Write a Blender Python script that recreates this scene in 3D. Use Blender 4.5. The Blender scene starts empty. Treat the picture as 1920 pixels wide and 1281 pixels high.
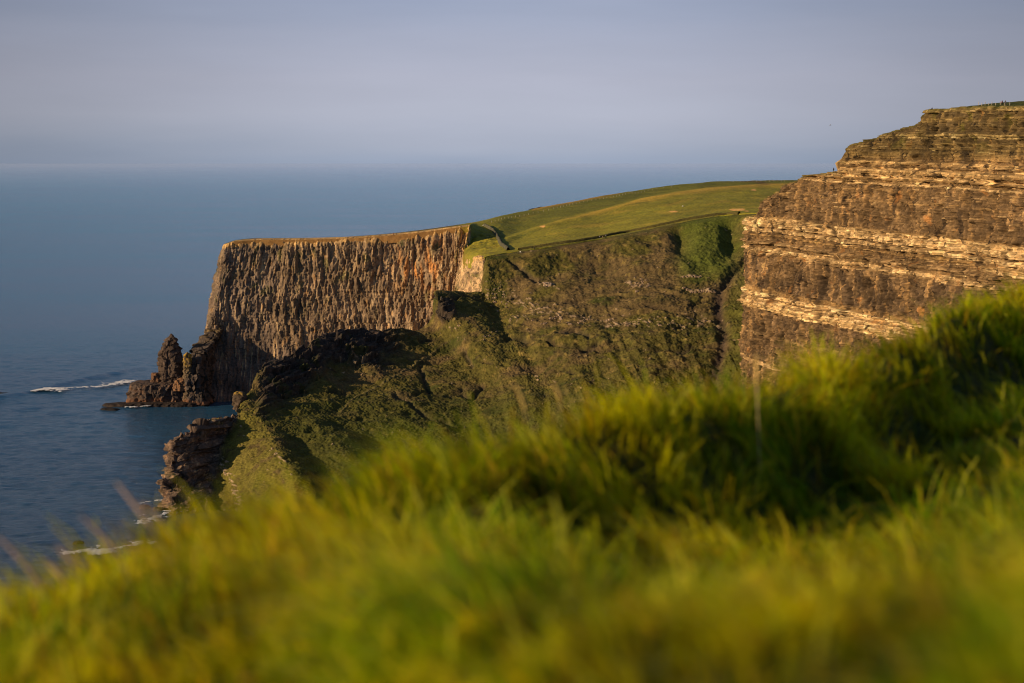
import bpy, bmesh, math, random
import numpy as np
from mathutils import Vector
from mathutils.bvhtree import BVHTree

rng = np.random.default_rng(11)
random.seed(5)
scene = bpy.context.scene
col = scene.collection

# ------------------------------------------------------------------ camera frame used for the survey of the place
FPX, CX, CY, HOR, EYE = 3733.0, 960.0, 640.5, 305.0, 150.0
PITCH = math.atan((CY - HOR) / FPX)
CP, SP = math.cos(PITCH), math.sin(PITCH)


def P(px, py, D):
    """World point at distance D (along +Y) for a sight line of the survey."""
    u = (px - CX) / FPX
    v = (CY - py) / FPX
    dy = v * SP + CP
    s = D / dy
    return np.array([u * s, D, EYE + (v * CP - SP) * s])


def project(p):
    x, y, z = p[..., 0], p[..., 1], p[..., 2] - EYE
    f = y * CP - z * SP
    up = y * SP + z * CP
    return CX + FPX * x / f, CY - FPX * up / f


# ------------------------------------------------------------------ numpy noise
U = np.uint32


def _u(a):
    return np.asarray(a).astype(np.int64).astype(np.uint32)


def _hash(ix, iy, iz, seed):
    with np.errstate(over='ignore'):
        h = _u(ix) * U(374761393) + _u(iy) * U(668265263) + _u(iz) * U(1274126177) + U((seed * 144269504) & 0xFFFFFFFF)
        h = (h ^ (h >> U(13))) * U(1103515245)
        h = (h ^ (h >> U(16))) * U(2246822519)
        return h ^ (h >> U(15))


def _mixh(h):
    with np.errstate(over='ignore'):
        h = (h ^ (h >> U(13))) * U(1103515245)
        h = (h ^ (h >> U(16))) * U(2246822519)
        return h ^ (h >> U(15))


def noise(x, y, z, seed=0):
    """Gradient noise, about -1..1."""
    x, y, z = np.broadcast_arrays(np.asarray(x, float), np.asarray(y, float), np.asarray(z, float))
    x, y, z = x.astype(np.float32), y.astype(np.float32), z.astype(np.float32)
    x0, y0, z0 = np.floor(x), np.floor(y), np.floor(z)
    fx, fy, fz = x - x0, y - y0, z - z0
    ux, uy, uz = (f * f * f * (f * (f * 6 - 15) + 10) for f in (fx, fy, fz))
    with np.errstate(over='ignore'):
        hx, hy, hz = _u(x0) * U(374761393), _u(y0) * U(668265263), _u(z0) * U(1274126177) + U((seed * 144269504) & 0xFFFFFFFF)
        r = np.zeros(x.shape, np.float32)
        k = np.float32(1 / 511.5)
        m = U(1023)
        for dx in (0, 1):
            wx = ux if dx else 1 - ux
            for dy in (0, 1):
                wy = wx * (uy if dy else 1 - uy)
                hxy = hx + U(374761393 * dx) + hy + U(668265263 * dy)
                for dz in (0, 1):
                    h = _mixh(hxy + hz + U(1274126177 * dz))
                    r += wy * (uz if dz else 1 - uz) * (((h & m) * k - 1) * (fx - dx) + (((h >> U(10)) & m) * k - 1) * (fy - dy) + (((h >> U(20)) & m) * k - 1) * (fz - dz))
    return r * np.float32(1.5)


def fbm(x, y, z, o=4, seed=0, gain=0.5, lac=2.03):
    a, t, r = 1.0, 0.0, 0.0
    for i in range(o):
        r = r + a * noise(x, y, z, seed + i * 17)
        t += a
        a *= gain
        x, y, z = x * lac + 3.1, y * lac + 1.7, z * lac + 5.3
    return r / t * 1.4


def ridged(x, y, z, o=3, seed=0):
    a, t, r = 1.0, 0.0, 0.0
    for i in range(o):
        r = r + a * (1 - 2 * np.abs(noise(x, y, z, seed + i * 29)))
        t += a
        a *= 0.5
        x, y, z = x * 2.1 + 2.3, y * 2.1 + 7.1, z * 2.1 + 4.7
    return r / t


def rnd(ix, iy, seed=0):
    return _hash(np.asarray(ix), np.asarray(iy), np.zeros_like(np.asarray(ix)), seed) / 4294967295.0


def facet(u, v, seed=0, tilt=1.0):
    """Broken rock: planar tilted cells. Returns height about -1..1 and distance to the cell border."""
    u, v = np.broadcast_arrays(np.asarray(u, float), np.asarray(v, float))
    iu, iv = np.floor(u), np.floor(v)
    f1 = np.full(u.shape, 1e9)
    f2 = np.full(u.shape, 1e9)
    hh = np.zeros(u.shape)
    for a in (-1, 0, 1):
        for b in (-1, 0, 1):
            h = _hash(iu + a, iv + b, np.zeros_like(iu), seed)
            cu = iu + a + ((h & 1023) / 1023.0)
            cv = iv + b + (((h >> 10) & 1023) / 1023.0)
            g = ((h >> 20) & 1023) / 511.5 - 1
            g2 = ((h >> 5) & 1023) / 511.5 - 1
            g3 = ((h >> 15) & 1023) / 511.5 - 1
            d = np.abs(u - cu) + np.abs(v - cv)
            m = d < f1
            f2 = np.where(m, f1, np.minimum(f2, d))
            hh = np.where(m, 0.6 * g + tilt * (g2 * (u - cu) + g3 * (v - cv)), hh)
            f1 = np.where(m, d, f1)
    return hh, f2 - f1


def sst(a, b, x):
    t = np.clip((x - a) / (b - a), 0, 1)
    return t * t * (3 - 2 * t)


def lerp(a, b, t):
    return a + (b - a) * t


def mixc(c, d, t):
    return c + (np.asarray(d, float) - c) * np.asarray(t)[..., None]


def segdist(px, py, pts):
    """Distance to a polyline and running parameter 0..1."""
    best = np.full(px.shape, 1e9)
    par = np.zeros(px.shape)
    pts = np.asarray(pts, float)
    L = np.r_[0, np.cumsum(np.hypot(*np.diff(pts, axis=0).T))]
    for i in range(len(pts) - 1):
        a, b = pts[i], pts[i + 1]
        d = b - a
        t = np.clip(((px - a[0]) * d[0] + (py - a[1]) * d[1]) / (d @ d), 0, 1)
        q = np.hypot(px - a[0] - t * d[0], py - a[1] - t * d[1])
        m = q < best
        best = np.where(m, q, best)
        par = np.where(m, (L[i] + t * (L[i + 1] - L[i])) / L[-1], par)
    return best, par


# ------------------------------------------------------------------ sheets
def pchip(t, y, tn):
    t, y = np.asarray(t, float), np.asarray(y, float)
    h = np.diff(t)
    hs = h.reshape((-1,) + (1,) * (y.ndim - 1))
    d = np.diff(y, axis=0) / hs
    m = np.zeros_like(y)
    if len(t) > 2:
        a, b = d[:-1], d[1:]
        w1 = 2 * hs[1:] + hs[:-1]
        w2 = hs[1:] + 2 * hs[:-1]
        with np.errstate(divide='ignore', invalid='ignore'):
            mm = (w1 + w2) / (w1 / a + w2 / b)
        m[1:-1] = np.where(a * b > 0, mm, 0)
    m[0], m[-1] = d[0], d[-1]
    i = np.clip(np.searchsorted(t, tn, side='right') - 1, 0, len(t) - 2)
    sh = (-1,) + (1,) * (y.ndim - 1)
    s = ((tn - t[i]) / h[i]).reshape(sh)
    hh = h[i].reshape(sh)
    return ((1 + 2 * s) * (1 - s) ** 2 * y[i] + s * (1 - s) ** 2 * hh * m[i] + s * s * (3 - 2 * s) * y[i + 1] + s * s * (s - 1) * hh * m[i + 1])


def sheet(ctrl, nu, nv):
    c = np.array(ctrl, float)
    lv = np.linalg.norm(np.diff(c, axis=1), axis=2).mean(0)
    tv = np.r_[0, np.cumsum(lv)] / lv.sum()
    lu = np.linalg.norm(np.diff(c, axis=0), axis=2).mean(1)
    tu = np.r_[0, np.cumsum(lu)] / lu.sum()
    g = pchip(tv, c.transpose(1, 0, 2), np.linspace(0, 1, nv)).transpose(1, 0, 2)
    return pchip(tu, g, np.linspace(0, 1, nu))


def normals(g):
    n = np.cross(np.gradient(g, axis=0), np.gradient(g, axis=1))
    n /= np.linalg.norm(n, axis=2, keepdims=True) + 1e-12
    return n


def facing(g):
    n = normals(g)
    s = np.sign(np.median(np.sum(n * (np.array([0, 0, EYE]) - g), axis=2)))
    return n * s


def arclen(g, axis=0):
    d = np.linalg.norm(np.diff(g, axis=axis), axis=2)
    pad = [(0, 0), (0, 0)]
    pad[axis] = (1, 0)
    return np.pad(np.cumsum(d, axis=axis), pad)


def mesh_from(name, verts, faces, mats, color=None, smooth=True, parent=None, matidx=None):
    me = bpy.data.meshes.new(name)
    verts = np.ascontiguousarray(verts, dtype=np.float32).reshape(-1, 3)
    faces = np.asarray(faces, dtype=np.int32)
    k = faces.shape[1]
    me.vertices.add(len(verts))
    me.vertices.foreach_set('co', verts.ravel())
    me.loops.add(faces.size)
    me.loops.foreach_set('vertex_index', faces.ravel())
    me.polygons.add(len(faces))
    me.polygons.foreach_set('loop_start', np.arange(0, faces.size, k, dtype=np.int32))
    me.update(calc_edges=True)
    me.polygons.foreach_set('use_smooth', np.full(len(faces), smooth))
    for m in (mats if isinstance(mats, (list, tuple)) else [mats]):
        me.materials.append(m)
    if matidx is not None:
        me.polygons.foreach_set('material_index', np.asarray(matidx, dtype=np.int32))
    if color is not None:
        c = np.ones((len(verts), 4), np.float32)
        c[:, :3] = np.asarray(color).reshape(-1, 3)
        a = me.color_attributes.new('Col', 'FLOAT_COLOR', 'POINT')
        a.data.foreach_set('color', c.ravel())
    me.update()
    o = bpy.data.objects.new(name, me)
    col.objects.link(o)
    if parent:
        o.parent = parent
    return o


def grid_faces(nu, nv, wrap=False):
    i = np.arange(nu if wrap else nu - 1)[:, None]
    j = np.arange(nv - 1)[None, :]
    i2 = (i + 1) % nu
    return np.stack([i * nv + j, i2 * nv + j, i2 * nv + j + 1, i * nv + j + 1], axis=2).reshape(-1, 4)


TERRAIN = []  # (verts, faces) for placing things on the ground


def grid_obj(name, g, mat, color, terrain=True, flip=None):
    f = grid_faces(g.shape[0], g.shape[1])
    n = normals(g)
    if np.median(np.sum(n * (np.array([0, 0, EYE + 5]) - g), axis=2)) < 0:
        f = f[:, ::-1]
    o = mesh_from(name, g, f, mat, color)
    if terrain:
        TERRAIN.append(g)
    return o


def tag(o, label=None, cat=None, group=None, kind=None):
    if label: o['label'] = label
    if cat: o['category'] = cat
    if group: o['group'] = group
    if kind: o['kind'] = kind
    return o


# ------------------------------------------------------------------ materials
def nodes_of(name):
    m = bpy.data.materials.new(name)
    m.use_nodes = True
    nt = m.node_tree
    nt.nodes.clear()
    out = nt.nodes.new('ShaderNodeOutputMaterial')
    return m, nt, out


def N(nt, t, **kw):
    n = nt.nodes.new(t)
    for k, v in kw.items():
        if k.startswith('i_'):
            n.inputs[k[2:].replace('_', ' ')].default_value = v
        else:
            setattr(n, k, v)
    return n


def ground_mat(name, scale, bump, var=0.5, rough=0.9, scale2=None, spec=0.15):
    """Colour from the surveyed attribute, broken up by procedural noise, with fine bump."""
    m, nt, out = nodes_of(name)
    L = nt.links.new
    at = N(nt, 'ShaderNodeAttribute', attribute_name='Col')
    tc = N(nt, 'ShaderNodeNewGeometry')
    n1 = N(nt, 'ShaderNodeTexNoise', i_Scale=scale, i_Detail=8.0, i_Roughness=0.7)
    n2 = N(nt, 'ShaderNodeTexNoise', i_Scale=scale2 or scale * 0.13, i_Detail=4.0, i_Roughness=0.6)
    L(tc.outputs['Position'], n1.inputs['Vector'])
    L(tc.outputs['Position'], n2.inputs['Vector'])
    r1 = N(nt, 'ShaderNodeMapRange', i_From_Min=0.3, i_From_Max=0.7, i_To_Min=1 - var, i_To_Max=1 + var)
    r2 = N(nt, 'ShaderNodeMapRange', i_From_Min=0.3, i_From_Max=0.7, i_To_Min=0.8, i_To_Max=1.2)
    L(n1.outputs[0], r1.inputs[0])
    L(n2.outputs[0], r2.inputs[0])
    mu = N(nt, 'ShaderNodeMath', operation='MULTIPLY')
    L(r1.outputs[0], mu.inputs[0])
    L(r2.outputs[0], mu.inputs[1])
    sc = N(nt, 'ShaderNodeVectorMath', operation='SCALE')
    L(at.outputs['Color'], sc.inputs[0])
    L(mu.outputs[0], sc.inputs['Scale'])
    b = N(nt, 'ShaderNodeBsdfPrincipled')
    b.inputs['Roughness'].default_value = rough
    b.inputs['Specular IOR Level'].default_value = spec
    L(sc.outputs[0], b.inputs['Base Color'])
    bp = N(nt, 'ShaderNodeBump', i_Strength=0.8, i_Distance=bump)
    L(n1.outputs[0], bp.inputs['Height'])
    L(bp.outputs[0], b.inputs['Normal'])
    L(b.outputs[0], out.inputs[0])
    return m


def flat_mat(name, c, rough=0.85, var=0.25, scale=6.0):
    m, nt, out = nodes_of(name)
    L = nt.links.new
    tc = N(nt, 'ShaderNodeTexCoord')
    n1 = N(nt, 'ShaderNodeTexNoise', i_Scale=scale, i_Detail=5.0)
    L(tc.outputs['Object'], n1.inputs['Vector'])
    r1 = N(nt, 'ShaderNodeMapRange', i_From_Min=0.3, i_From_Max=0.7, i_To_Min=1 - var, i_To_Max=1 + var)
    L(n1.outputs[0], r1.inputs[0])
    sc = N(nt, 'ShaderNodeVectorMath', operation='SCALE')
    sc.inputs[0].default_value = c
    L(r1.outputs[0], sc.inputs['Scale'])
    b = N(nt, 'ShaderNodeBsdfPrincipled')
    b.inputs['Roughness'].default_value = rough
    b.inputs['Specular IOR Level'].default_value = 0.2
    L(sc.outputs[0], b.inputs['Base Color'])
    L(b.outputs[0], out.inputs[0])
    return m


M_ROCK = ground_mat('cliff_rock', 0.9, 0.35, 0.35)
M_SLOPE = ground_mat('heath_slope', 0.9, 0.5, 0.45)
M_FIELD = ground_mat('field_grass', 0.5, 0.4, 0.35, scale2=0.03)
M_BANK = ground_mat('bank_soil', 30.0, 0.01, 0.4)


def sea_mat():
    m, nt, out = nodes_of('sea_water')
    L = nt.links.new
    g = N(nt, 'ShaderNodeNewGeometry')
    mp = N(nt, 'ShaderNodeMapping')
    mp.inputs['Scale'].default_value = (0.7, 1.3, 1)
    mp.inputs['Rotation'].default_value = (0, 0, 0.2)
    L(g.outputs['Position'], mp.inputs['Vector'])
    a = N(nt, 'ShaderNodeTexNoise', i_Scale=0.26, i_Detail=7.0, i_Roughness=0.68, i_Distortion=0.5)
    L(mp.outputs[0], a.inputs['Vector'])
    b2 = N(nt, 'ShaderNodeTexNoise', i_Scale=0.0042, i_Detail=3.0, i_Roughness=0.55)
    mp2 = N(nt, 'ShaderNodeMapping')
    mp2.inputs['Scale'].default_value = (0.35, 1.0, 1)
    L(g.outputs['Position'], mp2.inputs['Vector'])
    L(mp2.outputs[0], b2.inputs['Vector'])
    bp = N(nt, 'ShaderNodeBump', i_Strength=1.0, i_Distance=3.4)
    L(a.outputs[0], bp.inputs['Height'])
    cr = N(nt, 'ShaderNodeMix', data_type='RGBA')
    cr.inputs[6].default_value = (0.032, 0.124, 0.260, 1)
    cr.inputs[7].default_value = (0.040, 0.158, 0.295, 1)
    rr = N(nt, 'ShaderNodeMapRange', i_From_Min=0.35, i_From_Max=0.65)
    L(b2.outputs[0], rr.inputs[0])
    L(rr.outputs[0], cr.inputs[0])
    p = N(nt, 'ShaderNodeBsdfPrincipled')
    p.inputs['IOR'].default_value = 1.33
    p.inputs['Roughness'].default_value = 0.12
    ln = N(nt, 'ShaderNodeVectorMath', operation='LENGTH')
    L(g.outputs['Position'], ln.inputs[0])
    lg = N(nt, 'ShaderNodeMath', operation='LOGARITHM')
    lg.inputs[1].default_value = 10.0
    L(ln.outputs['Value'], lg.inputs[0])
    far = N(nt, 'ShaderNodeValToRGB')  # aerial haze painted into the base colour, paler towards the horizon
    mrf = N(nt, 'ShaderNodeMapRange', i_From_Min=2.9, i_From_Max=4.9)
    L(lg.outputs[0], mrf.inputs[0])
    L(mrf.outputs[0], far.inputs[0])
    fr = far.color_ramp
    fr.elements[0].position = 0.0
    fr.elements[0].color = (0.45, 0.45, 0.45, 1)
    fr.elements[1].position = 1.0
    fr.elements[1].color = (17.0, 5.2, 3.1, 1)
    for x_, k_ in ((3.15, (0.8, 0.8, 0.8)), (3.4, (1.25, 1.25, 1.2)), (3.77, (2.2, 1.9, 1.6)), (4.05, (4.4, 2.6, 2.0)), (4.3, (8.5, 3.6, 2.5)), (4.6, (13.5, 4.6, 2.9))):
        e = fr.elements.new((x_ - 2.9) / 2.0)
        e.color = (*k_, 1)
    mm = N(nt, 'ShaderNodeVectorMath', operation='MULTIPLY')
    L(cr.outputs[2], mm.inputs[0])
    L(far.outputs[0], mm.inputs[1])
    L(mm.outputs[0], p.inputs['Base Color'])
    L(bp.outputs[0], p.inputs['Normal'])
    rg = N(nt, 'ShaderNodeMapRange', i_From_Min=0.35, i_From_Max=0.65, i_To_Min=0.14, i_To_Max=0.18)
    L(b2.outputs[0], rg.inputs[0])
    L(rg.outputs[0], p.inputs['Roughness'])
    L(p.outputs[0], out.inputs[0])
    return m


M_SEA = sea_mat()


def foam_mat():
    return flat_mat('sea_foam', (0.9, 0.9, 0.9), 0.9, 0.12, 0.8)


M_FOAM = foam_mat()


def blade_mat():
    m, nt, out = nodes_of('grass_blade')
    L = nt.links.new
    at = N(nt, 'ShaderNodeAttribute', attribute_name='Col')
    d = N(nt, 'ShaderNodeBsdfPrincipled')
    d.inputs['Roughness'].default_value = 0.5
    d.inputs['Specular IOR Level'].default_value = 0.06
    t = N(nt, 'ShaderNodeBsdfTranslucent')
    br = N(nt, 'ShaderNodeVectorMath', operation='MULTIPLY')
    br.inputs[1].default_value = (1.35, 1.25, 0.3)
    L(at.outputs['Color'], d.inputs['Base Color'])
    L(at.outputs['Color'], br.inputs[0])
    L(br.outputs[0], t.inputs['Color'])
    mx = N(nt, 'ShaderNodeMixShader')
    mx.inputs[0].default_value = 0.58
    L(d.outputs[0], mx.inputs[1])
    L(t.outputs[0], mx.inputs[2])
    L(mx.outputs[0], out.inputs[0])
    return m


M_BLADE = blade_mat()

# ------------------------------------------------------------------ colours (base, linear)
BROWN = np.array([0.17, 0.115, 0.075])
DARK = np.array([0.055, 0.045, 0.040])
TAN = np.array([0.33, 0.235, 0.145])
PALE = np.array([0.46, 0.36, 0.25])
ORANGE = np.array([0.36, 0.15, 0.04])
MOSS = np.array([0.065, 0.075, 0.014])
GREEN = np.array([0.055, 0.088, 0.013])
YGREEN = np.array([0.13, 0.135, 0.018])
HEATH = np.array([0.115, 0.075, 0.030])
GOLD = np.array([0.19, 0.145, 0.030])

# ================================================================== SEA
def build_sea():
    xs = np.arange(-760, 260, 1.8)
    ys = np.arange(560, 2000, 2.2)
    X, Y = np.meshgrid(xs, ys, indexing='ij')
    w = 0.34 * noise(X / 26 + 0.25 * Y / 40, Y / 17, 0.3, 3) + 0.30 * noise(X / 11, Y / 8, 1.3, 4) + 0.20 * noise(X / 5.5, Y / 5.5, 2.2, 5)
    px, py = project(np.stack([X, Y, np.zeros_like(X)], 2))
    d, t = segdist(px, py, [(-60, 752), (40, 738), (110, 722), (180, 705), (290, 684)])
    sgn = 1.0
    amp = 1.5 * np.exp(-(d / 4.0) ** 2) * sst(0, .2, t) * (1 - sst(.8, 1, t))
    w = w + amp
    fade = sst(-760, -700, X) * (1 - sst(200, 260, X)) * sst(560, 590, Y) * (1 - sst(1150, 2000, Y))
    Z = w * fade
    g = np.stack([X, Y, Z], 2)
    nu, nv = X.shape
    V = g.reshape(-1, 3)
    F = grid_faces(nu, nv)
    # outer ring to the horizon
    R = 300000.0
    x0, x1, y0, y1 = xs[0], xs[-1], ys[0], ys[-1]
    ov = np.array([[-R, -R, 0], [R, -R, 0], [R, R, 0], [-R, R, 0], [x0, y0, 0], [x1, y0, 0], [x1, y1, 0], [x0, y1, 0]])
    b = len(V)
    of = np.array([[0, 1, 5, 4], [1, 2, 6, 5], [2, 3, 7, 6], [3, 0, 4, 7]]) + b
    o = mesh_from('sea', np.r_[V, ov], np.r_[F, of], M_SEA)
    tag(o, 'dark blue sea with small waves reaching to the hazy horizon', kind='structure')


build_sea()


def foam_patch(name, center_pts, width, thr, seed, label, cell=0.5, z=0.75, group=None):
    """Broken white water along a line, as many ragged scraps of one sheet."""
    pts = np.array([P(*p) for p in center_pts])[:, :2]
    lo, hi = pts.min(0) - width * 3, pts.max(0) + width * 3
    X, Y = np.meshgrid(np.arange(lo[0], hi[0], cell), np.arange(lo[1], hi[1], cell * 1.6), indexing='ij')
    d, t = segdist(X, Y, pts)
    wv = 1.35 * width * (0.45 + 0.9 * np.clip(fbm(X / 9, Y / 14, 0, 2, seed) + 0.4, 0, 1.4))
    n = 1.25 * fbm(X / 2.4, Y / 4.0, 0.5, 5, seed + 3)
    val = (1 - d / wv) + 0.9 * n
    keep = val > thr
    nu, nv = X.shape
    Z = z + 0.25 * n + 0.5 * np.clip(1 - d / wv, 0, 1)
    jit = 0.25 * cell
    g = np.stack([X + rng.uniform(-jit, jit, X.shape), Y + rng.uniform(-jit, jit, X.shape), Z], 2)
    F = grid_faces(nu, nv)
    F = F[keep[:-1, :-1].reshape(-1)]
    used, inv = np.unique(F, return_inverse=True)
    o = mesh_from(name, g.reshape(-1, 3)[used], inv.reshape(-1, 4), M_FOAM)
    return tag(o, label, 'wave', group)


def sea_D(py):
    v = (CY - py) / FPX
    return EYE / -((v * CP - SP) / (v * SP + CP))


def on_sea(*pts):
    return [(x, y, sea_D(y)) for x, y in pts]


foam_patch('breaking_wave', on_sea((76, 733), (95, 731), (112, 733)), 9, 0.42, 3, 'thickest white foam head at the left end of the long breaking wave')
foam_patch('breaking_wave', on_sea((108, 731), (150, 729), (190, 727), (212, 724)), 6, 0.62, 7, 'thin white streak of foam in the middle of the long breaking wave')
foam_patch('breaking_wave', on_sea((205, 723), (225, 720), (242, 717)), 8, 0.45, 9, 'short white foam crest nearest the rock platform')
foam_patch('breaking_wave', on_sea((236, 766), (255, 766), (276, 764)), 3.2, 0.5, 12, 'white foam washing the seaward corner of the rock platform')
foam_patch('breaking_wave', on_sea((331, 759), (345, 758)), 2.2, 0.45, 14, 'small white foam fleck at the foot of the promontory nose')
foam_patch('breaking_wave', on_sea((135, 1040), (160, 1036), (190, 1039)), 5, 0.3, 16, 'bright white wave breaking behind the tall grass stems')
foam_patch('breaking_wave', on_sea((195, 1036), (235, 1030), (285, 1022)), 6, 0.75, 18, 'broken foam patches just above the left grass edge')
foam_patch('breaking_wave', on_sea((265, 985), (290, 975), (314, 965)), 6, 0.75, 21, 'pale swirling foam at the foot of the lowest near rocks')
foam_patch('breaking_wave', on_sea((262, 948), (290, 944), (315, 940)), 4, 0.8, 23, 'thin foam around the half sunk rocks beside the near cliff')

# ================================================================== HEADLAND CLIFF (far)
def chunk0(s, z):
    return fbm(s / 2.4, z / 3.0, 0, 2, 48)


def build_headland():
    rowD = [0, -3, -7, -13, -21, -40]
    C = []

    def colm(xs, ys, D0, dl=rowD):
        back = P(xs[0], ys[0], D0) + np.array([3.0 if xs[0] < 430 else 0, 14, 0.4])
        return [back] + [P(x, y, D0 + d) for x, y, d in zip(xs, ys, dl)]

    C.append([P(470, 452, 1450)] + [P(x, y, 1440) for x, y in zip((470, 466, 462, 458, 450, 440), (452, 500, 550, 600, 650, 712))])
    C.append([P(436, 455, 1370)] + [P(x, y, 1350) for x, y in zip((436, 428, 420, 412, 404, 396), (456, 505, 555, 605, 655, 730))])
    C.append(colm((423, 411, 403, 397, 386, 376), (458, 512, 565, 605, 650, 768), 1283))
    C.append(colm((430, 419, 412, 408, 402, 396), (456, 512, 570, 625, 690, 772), 1280))
    C.append(colm((480, 474, 470, 466, 462, 456), (450, 512, 575, 635, 695, 772), 1282))
    for x, y, D in ((560, 449, 1279), (640, 447, 1276), (720, 442, 1273), (800, 434, 1270), (848, 427.5, 1268)):
        C.append(colm((x, x - 1, x - 2, x - 3, x - 4, x - 6), (y, y + 62, y + 127, y + 195, y + 260, 790), D))
    C.append(colm((880, 872, 866, 864, 862, 860), (424, 470, 500, 545, 640, 790), 1266))
    C.append(colm((868, 867, 866, 865, 863, 861), (487, 505, 525, 545, 640, 790), 1225, [0, -2, -4, -6, -10, -20]))
    C.append(colm((886, 886, 886, 886, 885, 884), (485, 502, 522, 545, 640, 790), 1165, [0, -2, -4, -6, -10, -20]))
    C.append(colm((906, 907, 908, 909, 910, 912), (482, 500, 520, 545, 640, 790), 1114, [0, -2, -4, -6, -10, -20]))
    C.append(colm((930, 931, 932, 933, 934, 936), (490, 510, 530, 550, 640, 790), 1120, [0, 2, 4, 6, 8, 10]))
    g = sheet(C, 1150, 520)
    n = facing(g)
    px, py = project(g)
    s = arclen(g, 0)[:, 200:201] * np.ones((1, g.shape[1]))
    z = g[..., 2]
    wrp = 1.1 * fbm(s / 14, z / 26, 0, 2, 31)
    bnd = np.floor((z + 5.0 * fbm(s / 9, z / 9, 3, 3, 68)) / 16.0)
    ss = s + wrp + 5.0 * rnd(bnd, bnd * 0, 69)
    jump = rnd(bnd, np.floor((s + 4 * noise(z / 8, s / 30, 0, 65)) / 11), 64) - 0.5
    face = sst(0.02, 0.07, np.linspace(0, 1, g.shape[1]))[None, :]
    big = fbm(s / 30, z / 120, 2.0, 2, 40)
    r1 = ridged(ss / 11, z / 55, 0.5, 2, 41)
    r2 = ridged(ss / 4.6 + 0.3 * chunk0(s, z), z / 24, 1.5, 3, 43)
    r3 = ridged(ss / 2.1 + 0.3 * chunk0(s, z), z / 12, 2.5, 2, 45)
    r4 = ridged(ss / 0.95 + 0.3 * chunk0(ss, z), z / 4.5, 3.5, 2, 46)
    chunk = fbm(ss / 5.0, z / 6.5, 0.3, 4, 47)
    ledge = noise(s / 40, z / 2.6, 3, 49) * (1 - sst(15, 60, z)) + 0.6 * noise(s / 25, z / 1.7, 4, 50)
    f1, e1 = facet(ss / 6.0, z / 17 + s / 40, 70, 0.9)
    f2, e2 = facet(ss / 2.4 + 0.3 * chunk, z / 12.0, 71, 0.9)
    f3, e3 = facet(ss / 1.15, z / 6.0, 72, 0.9)
    calm = 0.45 + 0.75 * sst(-0.4, 0.4, fbm(s / 22, z / 24, 4, 2, 73))
    d = face * (0.9 * jump + 2.6 * big + 0.9 * r1 * calm + 0.9 * r2 * calm + 0.6 * r3 * calm + 0.45 * r4 + 1.2 * chunk + 0.8 * ledge + 0.9 * f1 + 1.2 * f2 * calm + 0.7 * f3 - 1.0)
    # crumbling upper lip: softer soil band
    lip = 1 - sst(0, 9, (z.max(axis=1, keepdims=True) - z))
    d = d * (1 - 0.45 * lip)
    n = n * np.array([1, 1, 0.25])
    g2 = g + n * d[..., None]
    c = np.broadcast_to(BROWN, g.shape).copy()
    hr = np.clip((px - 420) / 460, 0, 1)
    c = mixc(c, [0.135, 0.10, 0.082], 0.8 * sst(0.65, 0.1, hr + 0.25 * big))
    c = mixc(c, TAN, 0.75 * sst(0.0, 0.75, fbm(ss / 3.0, z / 24, 1, 4, 51) + 0.25 * hr - 0.05))
    c = mixc(c, DARK, 0.85 * sst(0.05, 0.55, fbm(ss / 3.4, z / 13, 5, 4, 53) - 0.15 * hr))
    c = c * np.array([0.95, 0.98, 1.05])
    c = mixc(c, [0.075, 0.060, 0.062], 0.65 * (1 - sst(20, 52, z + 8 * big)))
    c = mixc(c, MOSS, 0.55 * sst(0.15, 0.55, fbm(s / 9, z / 12, 7, 4, 55)) * sst(40, 70, z))
    om = np.exp(-((px - 790) / 55) ** 2) * np.exp(-((py - 500) / 45) ** 2)
    c = mixc(c, ORANGE, np.clip(om * sst(-0.1, 0.4, fbm(ss / 4, z / 15, 9, 3, 57)) * 1.0, 0, 0.8))
    c = mixc(c, ORANGE * [0.9, 1.1, 1.2], 0.4 * sst(0.3, 0.6, fbm(ss / 3, z / 8, 19, 3, 58)))
    top = z.max(axis=1, keepdims=True)
    lipw = 1 - sst(0.5, 5.5, top - z + 5.0 * fbm(s / 3, z / 6, 3, 4, 59))
    c = mixc(c, [0.46, 0.29, 0.12], 0.85 * lipw)
    pf = sst(862, 868, px) * sst(484, 494, py)
    c = mixc(c, PALE * [1, .9, .8], 0.85 * pf * sst(-0.15, 0.35, fbm(s / 3, z / 5, 2, 4, 60) + 0.08))
    c = mixc(c, [0.10, 0.075, 0.05], 0.8 * pf * sst(0.1, 0.5, fbm(s / 2.2, z / 7, 12, 4, 66)))
    c = mixc(c, MOSS, 0.7 * pf * sst(0.2, 0.5, fbm(s / 5, z / 4, 13, 3, 67)))
    c = mixc(c, [0.44, 0.31, 0.18], 0.8 * sst(0.25, 0.6, fbm(ss / 0.9 + 0.2 * chunk, z / 18, 8, 3, 62) + 0.12 * hr) * face)
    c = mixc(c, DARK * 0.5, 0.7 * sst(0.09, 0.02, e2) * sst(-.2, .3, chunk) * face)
    c = mixc(c, DARK * 0.6, 0.6 * sst(0.1, -0.6, r2) * face)  # crack tone plus painted shade in the cavities between ribs
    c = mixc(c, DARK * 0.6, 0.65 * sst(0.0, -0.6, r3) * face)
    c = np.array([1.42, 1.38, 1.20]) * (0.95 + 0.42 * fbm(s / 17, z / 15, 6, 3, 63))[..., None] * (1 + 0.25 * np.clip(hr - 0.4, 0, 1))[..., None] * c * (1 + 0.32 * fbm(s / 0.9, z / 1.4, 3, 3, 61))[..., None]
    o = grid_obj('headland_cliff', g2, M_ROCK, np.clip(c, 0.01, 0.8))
    tag(o, 'far brown fluted sea cliff of the headland with a golden crumbling rim', kind='structure')


build_headland()

# ================================================================== HEADLAND FIELD
FIELD = None


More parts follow.
